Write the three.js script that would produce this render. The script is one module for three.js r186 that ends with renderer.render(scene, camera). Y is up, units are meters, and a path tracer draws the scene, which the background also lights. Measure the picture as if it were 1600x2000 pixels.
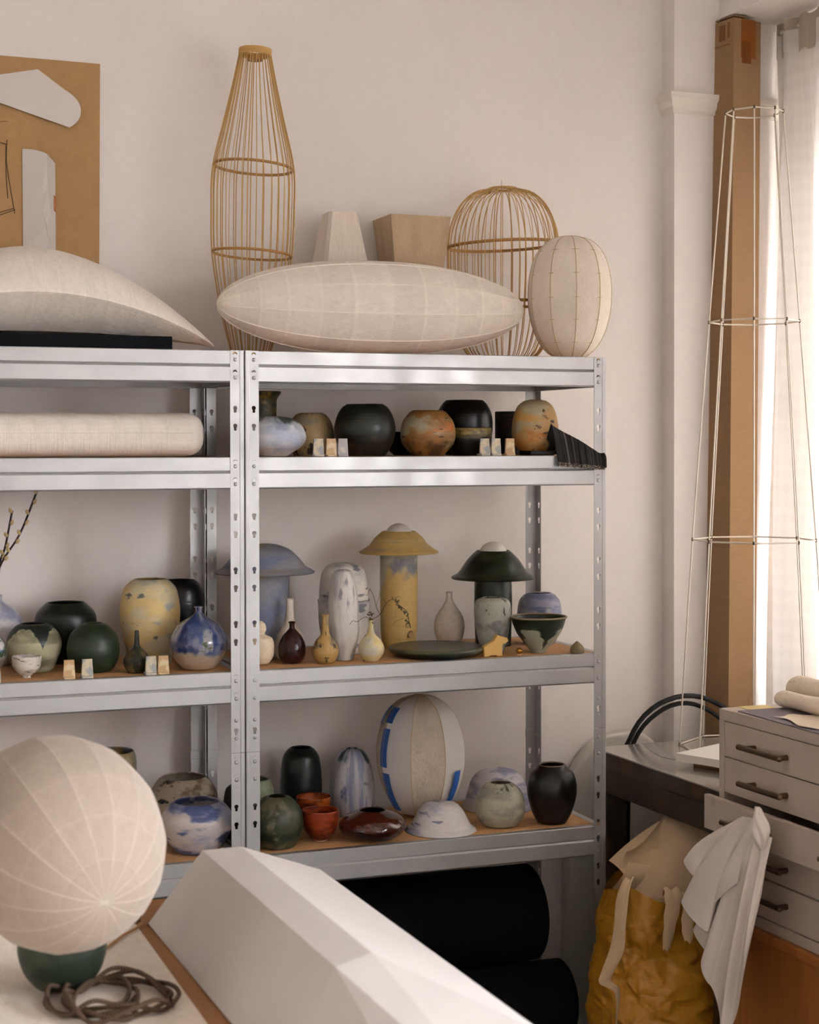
import * as THREE from 'three';
import { RoundedBoxGeometry } from 'three/addons/geometries/RoundedBoxGeometry.js';
import { ConvexGeometry } from 'three/addons/geometries/ConvexGeometry.js';
import { mergeGeometries, toCreasedNormals } from 'three/addons/utils/BufferGeometryUtils.js';

// ---------- renderer, camera, sky, exposure ----------
const renderer = new THREE.WebGLRenderer({ antialias: true });
renderer.toneMapping = THREE.LinearToneMapping;
renderer.toneMappingExposure = 1.62;
renderer.shadowMap.enabled = true;
const scene = new THREE.Scene();
const camera = new THREE.PerspectiveCamera(34.352, 0.8, 0.05, 60);
camera.position.set(-0.9538, 1.5913, 3.5998);
camera.rotation.order = 'YXZ';
camera.rotation.set(-0.01411, -0.35766, -0.00172);
camera.setViewOffset(1600, 2000, 0, 87.9, 1600, 2000);
camera.focus = 3.9;
camera.userData.fStop = 5;
{ // an even overcast sky, a little brighter overhead; dull ground below the horizon
  const w = 64, h = 32, d = new Float32Array(w * h * 4);
  for (let y = 0; y < h; y++) {
    const e = ((y + 0.5) / h - 0.5) * Math.PI, s = Math.sin(e);
    const k = s > 0 ? 0.75 + 0.45 * s : 0.22;
    for (let x = 0; x < w; x++) d.set([k * 0.965, k * 1.0, k * 1.075, 1], (y * w + x) * 4);
  }
  const t = new THREE.DataTexture(d, w, h, THREE.RGBAFormat, THREE.FloatType);
  t.mapping = THREE.EquirectangularReflectionMapping; t.magFilter = THREE.LinearFilter; t.needsUpdate = true;
  scene.background = t;
  scene.backgroundIntensity = 26;
}

// ---------- helpers ----------
let seed = 7;
const rnd = (a = 0, b = 1) => { seed = (seed * 1664525 + 1013904223) >>> 0; return a + (b - a) * (seed / 4294967296); };
const V = (x, y, z) => new THREE.Vector3(x, y, z);
const PI = Math.PI, lerp = THREE.MathUtils.lerp, clamp = THREE.MathUtils.clamp;
const sstep = (a, b, x) => { const t = clamp((x - a) / (b - a), 0, 1); return t * t * (3 - 2 * t); };
const hash = (x, y, s) => { let h = (x * 374761393 + y * 668265263 + s * 2147483647) | 0; h = Math.imul(h ^ (h >>> 13), 1274126177); return ((h ^ (h >>> 16)) >>> 0) / 4294967296; };
function vnoise(x, y, px, py, s) { // value noise, periodic in px, py cells
  const xi = Math.floor(x), yi = Math.floor(y), fx = x - xi, fy = y - yi, m = (a, n) => ((a % n) + n) % n;
  const a = hash(m(xi, px), m(yi, py), s), b = hash(m(xi + 1, px), m(yi, py), s), c = hash(m(xi, px), m(yi + 1, py), s), d = hash(m(xi + 1, px), m(yi + 1, py), s);
  const u = fx * fx * (3 - 2 * fx), v = fy * fy * (3 - 2 * fy);
  return lerp(lerp(a, b, u), lerp(c, d, u), v);
}
function fbm(u, v, su, sv, s, oct = 4) {
  let t = 0, a = 0.5, n = 0;
  for (let o = 0; o < oct; o++) { t += a * vnoise(u * su, v * sv, su, sv, s + o * 17); n += a; a *= 0.5; su *= 2; sv *= 2; }
  return t / n;
}
function tex(w, h, fn, srgb = true) {
  const d = new Uint8Array(w * h * 4);
  for (let y = 0; y < h; y++) for (let x = 0; x < w; x++) {
    const c = fn((x + 0.5) / w, (y + 0.5) / h), o = (y * w + x) * 4;
    d[o] = clamp(c[0], 0, 255); d[o + 1] = clamp(c[1], 0, 255); d[o + 2] = clamp(c[2], 0, 255); d[o + 3] = 255;
  }
  const t = new THREE.DataTexture(d, w, h);
  if (srgb) t.colorSpace = THREE.SRGBColorSpace;
  t.wrapS = t.wrapT = THREE.RepeatWrapping; t.magFilter = THREE.LinearFilter; t.needsUpdate = true;
  return t;
}
const mixc = (a, b, t) => [lerp(a[0], b[0], t), lerp(a[1], b[1], t), lerp(a[2], b[2], t)];
const std = (color, roughness = 0.8, o = {}) => new THREE.MeshStandardMaterial({ color, roughness, ...o });
const phys = (color, roughness = 0.8, o = {}) => new THREE.MeshPhysicalMaterial({ color, roughness, ...o });
const used = {};
const numbered = (n) => { const k = used[n] = (used[n] ?? -1) + 1; return k ? `${n}_${String(k).padStart(3, '0')}` : n; };
function tag(o, label, category, group) { o.userData.label = label; o.userData.category = category; if (group) o.userData.group = group; return o; }
const shade = (m) => { m.castShadow = m.receiveShadow = true; return m; };
function part(name, geometry, material, parent) { const m = shade(new THREE.Mesh(geometry, material)); m.name = name; parent.add(m); return m; }
function thing(name, label, category, pos = [0, 0, 0], group) {
  const g = new THREE.Group(); g.name = numbered(name); g.position.set(...pos); scene.add(g); return tag(g, label, category, group);
}
function solo(name, geometry, material, label, category, group) { return tag(part(numbered(name), geometry, material, scene), label, category, group); }
function struct(name, geometry, material, parent = scene) { const m = part(name, geometry, material, parent); if (parent === scene) m.userData.kind = 'structure'; return m; }
const box = (x0, x1, y0, y1, z0, z1) => new THREE.BoxGeometry(x1 - x0, y1 - y0, z1 - z0).translate((x0 + x1) / 2, (y0 + y1) / 2, (z0 + z1) / 2);
const rbox = (x0, x1, y0, y1, z0, z1, r = 0.003, s = 2) => new RoundedBoxGeometry(x1 - x0, y1 - y0, z1 - z0, s, r).translate((x0 + x1) / 2, (y0 + y1) / 2, (z0 + z1) / 2);
const merge = (list) => mergeGeometries(list.map((g) => { const h = g.index ? g.toNonIndexed() : g.clone(); for (const k of Object.keys(h.attributes)) if (!['position', 'normal', 'uv'].includes(k)) h.deleteAttribute(k); return h; }));
const curve = (pts, closed = false, t = 0.5) => new THREE.CatmullRomCurve3(pts.map((p) => V(...p)), closed, 'catmullrom', t);
const tube = (pts, r, n = 24, k = 6, closed = false) => new THREE.TubeGeometry(curve(pts, closed), n, r, k, closed);
function surf(nu, nv, fn) { // fn(u,v) -> [x,y,z]
  const pos = [], uv = [], idx = [];
  for (let j = 0; j <= nv; j++) for (let i = 0; i <= nu; i++) { pos.push(...fn(i / nu, j / nv)); uv.push(i / nu, j / nv); }
  for (let j = 0; j < nv; j++) for (let i = 0; i < nu; i++) { const a = j * (nu + 1) + i, b = a + 1, c = a + nu + 1, d = c + 1; idx.push(a, b, d, a, d, c); }
  const g = new THREE.BufferGeometry();
  g.setAttribute('position', new THREE.Float32BufferAttribute(pos, 3)); g.setAttribute('uv', new THREE.Float32BufferAttribute(uv, 2)); g.setIndex(idx); g.computeVertexNormals();
  return g;
}
function planar(g, k = 1, ax = 'x', ay = 'y') { // uv in metres from two of the axes
  const p = g.attributes.position, id = { x: 0, y: 1, z: 2 }, uv = new Float32Array(p.count * 2);
  for (let i = 0; i < p.count; i++) { uv[i * 2] = p.getComponent(i, id[ax]) * k; uv[i * 2 + 1] = p.getComponent(i, id[ay]) * k; }
  g.setAttribute('uv', new THREE.BufferAttribute(uv, 2)); return g;
}

// ---------- shared textures and materials ----------
const plasterTex = tex(512, 512, (u, v) => { const n = fbm(u, v, 4, 4, 3, 3), f = fbm(u, v, 64, 64, 5, 2); const k = (n - 0.5) * 3 + (f - 0.5) * 4; return [236 + k, 228 + k, 221 + k]; });
const plasterBump = tex(256, 256, (u, v) => { const k = fbm(u, v, 24, 24, 9, 4) * 255; return [k, k, k]; }, false);
const wallMat = std(0xffffff, 0.9, { map: plasterTex, bumpMap: plasterBump, bumpScale: 0.0004 });
const trimMat = std('#e6dccf', 0.7);
const floorTex = tex(512, 256, (u, v) => { const n = fbm(u, v, 3, 48, 21, 4); return mixc([26, 21, 18], [42, 34, 28], n); });
const floorMat = std(0xffffff, 0.6, { map: floorTex });
const zincRough = tex(256, 256, (u, v) => { const k = 92 + fbm(u, v, 20, 20, 31, 3) * 50; return [k, k, k]; }, false);
const zincTex = tex(256, 256, (u, v) => { const k = 172 + fbm(u, v, 18, 18, 33, 3) * 12; return [k, k - 1, k - 3]; });
const zinc = std(0xffffff, 1.0, { metalness: 0.82, map: zincTex, roughnessMap: zincRough });
const mdfTex = tex(256, 256, (u, v) => mixc([190, 140, 90], [212, 164, 112], fbm(u, v, 40, 40, 41, 3)));
const mdf = std(0xffffff, 0.75, { map: mdfTex });
const paperTex = tex(512, 512, (u, v) => {
  const n = fbm(u, v, 6, 6, 51, 4), f = fbm(u, v, 90, 30, 53, 2), w = Math.abs(fbm(u, v, 9, 9, 57, 3) - 0.5);
  const k = (n - 0.5) * 18 + (f - 0.5) * 12 - (w < 0.006 ? 16 : 0);
  return [242 + k, 229 + k, 213 + k * 1.1];
});
const paperBump = tex(256, 256, (u, v) => { const k = fbm(u, v, 16, 16, 59, 5) * 255; return [k, k, k]; }, false);
const pb = (x, y) => { const t = paperBump.clone(); t.repeat.set(x, y); t.needsUpdate = true; return t; };
const paper = phys(0xffffff, 0.9, { map: paperTex, bumpMap: paperBump, bumpScale: 0.0012, transmission: 0.28, thickness: 0, side: THREE.DoubleSide });
const paperThick = std(0xffffff, 0.9, { map: paperTex, bumpMap: paperBump, bumpScale: 0.001, side: THREE.DoubleSide });
const seamMat = std('#f3e9d6', 0.9);
const caneTex = tex(64, 256, (u, v) => mixc([186, 140, 72], [214, 172, 102], fbm(u, v, 4, 24, 61, 3)));
const cane = std(0xffffff, 0.55, { map: caneTex });
const caneDark = std('#a9793a', 0.55);
const kraftTex = tex(512, 512, (u, v) => { const n = fbm(u, v, 60, 60, 71, 3), m = fbm(u, v, 5, 5, 73, 3); return mixc([166, 128, 84], [184, 146, 100], 0.55 * n + 0.45 * m); });
const kraft = std(0xffffff, 0.9, { map: kraftTex });
const cardTex = tex(256, 512, (u, v) => { const n = 0.5 * fbm(u, v, 40, 80, 75, 3) + 0.25; return mixc([140, 108, 74], [160, 126, 90], n); });
const card = std(0xffffff, 0.85, { map: cardTex });
const darkSteelTex = tex(256, 256, (u, v) => { const n = fbm(u, v, 4, 8, 81, 5), r = sstep(0.6, 0.75, fbm(u, v, 6, 6, 83, 4)); return mixc(mixc([52, 44, 36], [88, 78, 64], n), [104, 70, 42], r * 0.6); });
const darkSteel = std(0xffffff, 0.42, { metalness: 0.5, map: darkSteelTex });
const topSteel = std('#b9b2a8', 0.2, { metalness: 0.55, roughnessMap: tex(256, 256, (u, v) => { const k = 150 + fbm(u, v, 5, 5, 87, 4) * 90; return [k, k, k]; }, false) });
const cabinetTex = tex(256, 256, (u, v) => { const k = (fbm(u, v, 12, 12, 91, 4) - 0.5) * 12; return [194 + k, 177 + k, 159 + k]; });
const cabinetMat = std(0xffffff, 0.5, { map: cabinetTex });
const brass = std('#6e5c48', 0.3, { metalness: 0.9 });
const blackMat = std('#0b0a0a', 0.7);

// ---------- the room ----------
const X0 = -2.8, XR = 1.74, ZB = -0.47, ZF = 5.6, H = 3.4;
struct('floor', planar(box(X0 - 0.2, XR + 0.3, -0.2, 0, ZB - 0.2, ZF + 0.2), 1, 'x', 'z'), floorMat);
struct('ceiling', planar(box(X0 - 0.2, XR + 0.3, H, H + 0.2, ZB - 0.2, ZF + 0.2), 1, 'x', 'z'), wallMat);
struct('wall_back', planar(box(X0 - 0.2, XR + 0.3, 0, H, ZB - 0.2, ZB)), wallMat);
struct('wall_left', planar(box(X0 - 0.2, X0, 0, H, ZB, ZF), 1, 'z', 'y'), wallMat);
struct('wall_front', planar(box(X0 - 0.2, XR + 0.3, 0, H, ZF, ZF + 0.2)), wallMat);
{ // the window wall: piers, sill wall and lintel round three tall openings
  const open = [[-0.23, 0.66], [2.3, 3.65], [3.95, 5.3]], y0 = 0.95, y1 = 2.5, g = [];
  g.push(box(XR, XR + 0.3, 0, y0, ZB, ZF), box(XR, XR + 0.3, y1, H, ZB, ZF));
  let z = ZB;
  for (const [a, b] of open) { g.push(box(XR, XR + 0.3, y0, y1, z, a)); z = b; }
  g.push(box(XR, XR + 0.3, y0, y1, z, ZF));
  struct('wall_right', planar(merge(g), 1, 'z', 'y'), wallMat);
  const pane = phys(0xffffff, 0.02, { transmission: 1, thickness: 0, ior: 1.45 });
  open.forEach(([a, b], i) => {
    const w = new THREE.Group(); w.name = `window_${i + 1}`; w.userData.kind = 'structure'; w.position.set(XR + 0.17, y0, (a + b) / 2); scene.add(w);
    const hw = (b - a) / 2, hh = y1 - y0, t = 0.05;
    part('window_frame', merge([box(-0.03, 0.03, 0, t, -hw, hw), box(-0.03, 0.03, hh - t, hh, -hw, hw), box(-0.03, 0.03, t, hh - t, -hw, -hw + t), box(-0.03, 0.03, t, hh - t, hw - t, hw), box(-0.03, 0.03, t, hh - t, -0.03, 0.03)]), trimMat, w);
    for (const s of [-1, 1]) part('pane', box(-0.002, 0.002, t, hh - t, s > 0 ? 0.03 : -hw + t, s > 0 ? hw - t : -0.03), pane, w);
    part('window_sill', rbox(-0.2, -0.03, -0.03, 0.0, -hw, hw, 0.006), trimMat, w);
  });
}
struct('trim_1', planar(box(1.318, 1.64, 0, H, ZB, -0.404)), wallMat);                                  // pilaster
struct('trim_2', planar(merge([box(1.459, XR, 2.762, H, -0.404, ZF), box(1.64, XR, 2.762, H, ZB, -0.404)]), 1, 'z', 'y'), wallMat); // soffit beam above the windows
{ // moulded capital wrapped round the pilaster
  const p = [[0, 2.493], [0.006, 2.497], [0.006, 2.504], [0.012, 2.512], [0.014, 2.526], [0.02, 2.534], [0.022, 2.549], [0, 2.553]];
  const path = [[1.318, ZB], [1.318, -0.404], [1.64, -0.404], [1.64, ZB]], nrm = [[-1, 0], [-1, 1], [1, 1], [1, 0]], pos = [], idx = [];
  path.forEach(([x, z], i) => p.forEach(([o, y]) => pos.push(x + nrm[i][0] * o, y, z + nrm[i][1] * o)));
  for (let i = 0; i < 3; i++) for (let j = 0; j < p.length - 1; j++) { const a = i * p.length + j, b = a + p.length; idx.push(a, b, b + 1, a, b + 1, a + 1); }
  let g = new THREE.BufferGeometry(); g.setAttribute('position', new THREE.Float32BufferAttribute(pos, 3)); g.setIndex(idx); g = g.toNonIndexed(); g.computeVertexNormals();
  struct('trim_3', planar(g), trimMat);
}
struct('baseboard_back', rbox(X0, 1.318, 0, 0.14, ZB, ZB + 0.018, 0.004), trimMat);

{ // sheer curtain along the window wall
  const clothTex = tex(256, 256, (u, v) => { const k = ((Math.sin(u * 400) + Math.sin(v * 400)) * 2) + (fbm(u, v, 30, 30, 101, 3) - 0.5) * 10; return [236 + k, 229 + k, 221 + k]; });
  const sheer = phys(0xffffff, 0.95, { map: clothTex, transmission: 0.2, thickness: 0, side: THREE.DoubleSide });
  const c = thing('curtain', 'sheer off-white curtain gathered on a rail beside the window', 'curtain', [0, 0, 0]);
  const z0 = -0.388, z1 = 0.7, top = 2.725, bot = 0.12;
  const g = surf(260, 60, (u, v) => {
    const y = lerp(top, bot, v), d = top - y, w = u * 27;
    const amp = lerp(0.008, 0.024, sstep(0, 0.5, d)) * (0.75 + 0.5 * Math.sin(u * 9));
    const ph = w + 0.5 * Math.sin(u * 23) + 0.35 * Math.sin(d * 1.3 + u * 9);
    const pinch = d < 0.06 ? 0.006 * Math.sin(w * 3.1) : 0;
    return [1.632 - 0.05 * sstep(0, 1.8, d) * Math.pow(1 - u, 12) + amp * Math.sin(ph * 2) + pinch, y, lerp(z0 + 0.008 * sstep(0, 0.3, d), z1, u) + 0.6 * amp * Math.cos(ph * 2)];
  });
  part('drape', g, sheer, c);
  const head = surf(240, 6, (u, v) => { const w = u * 84; return [1.632 + 0.012 * Math.sin(w) * (0.6 + 0.4 * Math.sin(w * 0.37)), lerp(2.757, 2.66, v) + 0.004 * Math.sin(w * 1.3), lerp(z0 - 0.004, z1, u) + 0.006 * Math.cos(w * 1.7)]; });
  part('gathered_heading', head, std('#cfc4b4', 0.95, { map: clothTex, side: THREE.DoubleSide }), c);
  solo('curtain_rail', tube([[1.645, 2.735, z0 - 0.01], [1.645, 2.735, 0.4], [1.645, 2.735, 1.2]], 0.007, 8, 8), std('#e8e2d8', 0.4), 'thin white curtain rail under the soffit above the window', 'curtain rail');
}

// ---------- the two galvanised shelving units ----------
const LEVELS = [1.8, 1.562, 1.0816, 0.6615, 0.12], BW = 0.9, BD = 0.4, FL = 0.031, BH = 0.072;
const UPK = [], LOK = [];
for (let k = 0; k < 22; k++) if (k % 3 < 2) UPK.push(1.792 - 0.0401 * k);
for (let k = 0; k < 9; k++) { if (0.885 - 0.106 * k > 0.05) LOK.push(0.885 - 0.106 * k); if (0.845 - 0.106 * k > 0.05) LOK.push(0.845 - 0.106 * k); }
const flip = (g, sx, sz) => { const h = g.clone().scale(sx, 1, sz); if (sx * sz < 0) { const p = h.attributes.position; for (let i = 0; i < p.count; i += 3) for (const k of Object.keys(h.attributes)) { const at = h.attributes[k], n = at.itemSize; for (let c = 0; c < n; c++) { const t = at.array[(i + 1) * n + c]; at.array[(i + 1) * n + c] = at.array[(i + 2) * n + c]; at.array[(i + 2) * n + c] = t; } } } h.computeVertexNormals(); return h; };
function flange(y0, y1, heads) { // a plate from x=0 (corner) to x=FL with keyholes; thickness towards +z from 0 to 0.0015
  const s = new THREE.Shape(); s.moveTo(0.009, y0); s.lineTo(FL, y0); s.lineTo(FL, y1); s.lineTo(0.009, y1); s.closePath();
  for (const y of heads) {
    if (y > y1 - 0.006 || y < y0 + 0.016) continue;
    const h = new THREE.Path(), r = 0.0049, cx = 0.0195;
    h.absarc(cx, y, r, -0.9, PI + 0.9, false); h.lineTo(cx - 0.0028, y - 0.0105); h.lineTo(cx + 0.0028, y - 0.0105); h.closePath(); s.holes.push(h);
  }
  const plate = new THREE.ExtrudeGeometry(s, { depth: 0.0015, bevelEnabled: false, curveSegments: 8 });
  const c = new THREE.Shape(); // rolled corner strip, a little proud of the plate
  c.moveTo(0, -0.0015); c.lineTo(0.0094, -0.0015); c.lineTo(0.0094, 0.0002); c.quadraticCurveTo(0.0092, 0.0009, 0.0082, 0.0009); c.lineTo(0.0012, 0.0009); c.quadraticCurveTo(0, 0.0009, 0, -0.0004); c.closePath();
  const strip = new THREE.ExtrudeGeometry(c, { depth: y1 - y0, bevelEnabled: false, curveSegments: 3 }).rotateX(-PI / 2).translate(0, y0, 0);
  return merge([plate, strip]);
}
function postSegment(y0, y1, heads) { // corner at origin, one plate along +x on the front, one along -z on the side
  const a = flip(flange(y0, y1, heads), 1, -1);                 // front plate, thickness to -z
  const b = flange(y0, y1, heads).rotateY(PI / 2);                 // side plate along -z, thickness to +x
  return merge([a, b]);
}
const upG = postSegment(0.9, 1.8, UPK), loG = postSegment(0, 0.899, LOK), upB = postSegment(0.82, 1.8, UPK), loB = postSegment(0, 0.819, LOK.filter((y) => y < 0.8));
function beamGeo(len) { // profile in (z, y): front face at z=0, grooved across the middle, folded back at the foot
  const p = [[-0.0012, 0], [0, -0.0015], [0, -0.030], [-0.003, -0.0325], [0.0008, -0.037], [0.0008, -0.0685], [-0.001, -BH], [-0.02, -BH], [-0.02, -BH + 0.0015], [-0.003, -BH + 0.0015], [-0.003, -0.0015], [-0.02, -0.0015], [-0.02, 0]];
  const s = new THREE.Shape(p.map(([z, y]) => new THREE.Vector2(z, y)));
  return new THREE.ExtrudeGeometry(s, { depth: len, bevelEnabled: false }).rotateY(PI / 2);
}
const longBeam = (() => { const g = beamGeo(BW - 2 * FL + 0.006); return flip(g.index ? g.toNonIndexed() : g, 1, -1); })();
const sideBeam = (() => { const g = beamGeo(BD - 2 * FL + 0.006); return flip(g.index ? g.toNonIndexed() : g, 1, -1); })();
const rivetG = new THREE.SphereGeometry(0.0042, 10, 6, 0, 2 * PI, 0, PI / 2).scale(1, 0.55, 1).rotateX(PI / 2);
const lugG = new THREE.CylinderGeometry(0.005, 0.005, 0.0006, 14).rotateX(PI / 2);
function shelving(x0, label) {
  const u = thing('shelving_unit', label, 'shelf', [x0, 0, 0], 'galvanised shelving units side by side');
  for (const [cx, cz, sx, sz] of [[0, 0, 1, 1], [BW, 0, -1, 1], [0, -BD, 1, -1], [BW, -BD, -1, -1]]) {
    const back = cz < 0, up = part('post', flip(back ? upB : upG, sx, sz), zinc, u), lo = part('post', flip(back ? loB : loG, sx, sz), zinc, u);
    up.position.set(cx, 0, cz); lo.position.set(cx, 0, cz);
    if (back) part('post_sleeve', rbox(sx > 0 ? 0.006 : -0.033, sx > 0 ? 0.033 : -0.006, 0.815, 0.835, 0.0012, 0.0035, 0.001), zinc, lo);
    if (!back) for (const y of [0.972, 0.932, 0.878, 0.839]) { const r = part('rivet', rivetG, zinc, u); r.position.set(cx + sx * 0.0195, y, 0.0004); const l = part('rivet_slot', lugG, zinc, u); l.position.set(cx + sx * 0.0195, y + (y > 0.9 ? -0.007 : 0.007), 0.0002); }
  }
  LEVELS.forEach((y, i) => {
    const f = part('beam', longBeam, zinc, u); f.position.set(FL - 0.003, y, -0.0015);
    const b = part('beam', longBeam, zinc, u); b.position.set(BW - FL + 0.003, y, -BD + 0.0015); b.rotation.y = PI;
    const l = part('beam', sideBeam, zinc, u); l.position.set(0.0015, y, -BD + FL - 0.003); l.rotation.y = -PI / 2;
    const r = part('beam', sideBeam, zinc, u); r.position.set(BW - 0.0015, y, -FL + 0.003); r.rotation.y = PI / 2;
    part('shelf_board', planar(box(0.004, BW - 0.004, y - 0.0065, y - 0.0005, -BD + 0.005, -0.005), 3, 'x', 'z'), mdf, u);
    if (i < 4) for (const [cx, sx] of [[0, 1], [BW, -1]]) for (const dy of [0.021, 0.061]) { const v = part('rivet', rivetG, zinc, u); v.position.set(cx + sx * 0.0195, y - dy, 0.0004); const q = part('rivet_slot', lugG, zinc, u); q.position.set(cx + sx * 0.0195, y - dy + 0.009, 0.0002); }
  });
  return u;
}
shelving(-0.904, 'galvanised metal shelving unit at left, under the boat-shaped paper canopy');
shelving(0, 'galvanised metal shelving unit at right, under the long paper lantern');

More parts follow.
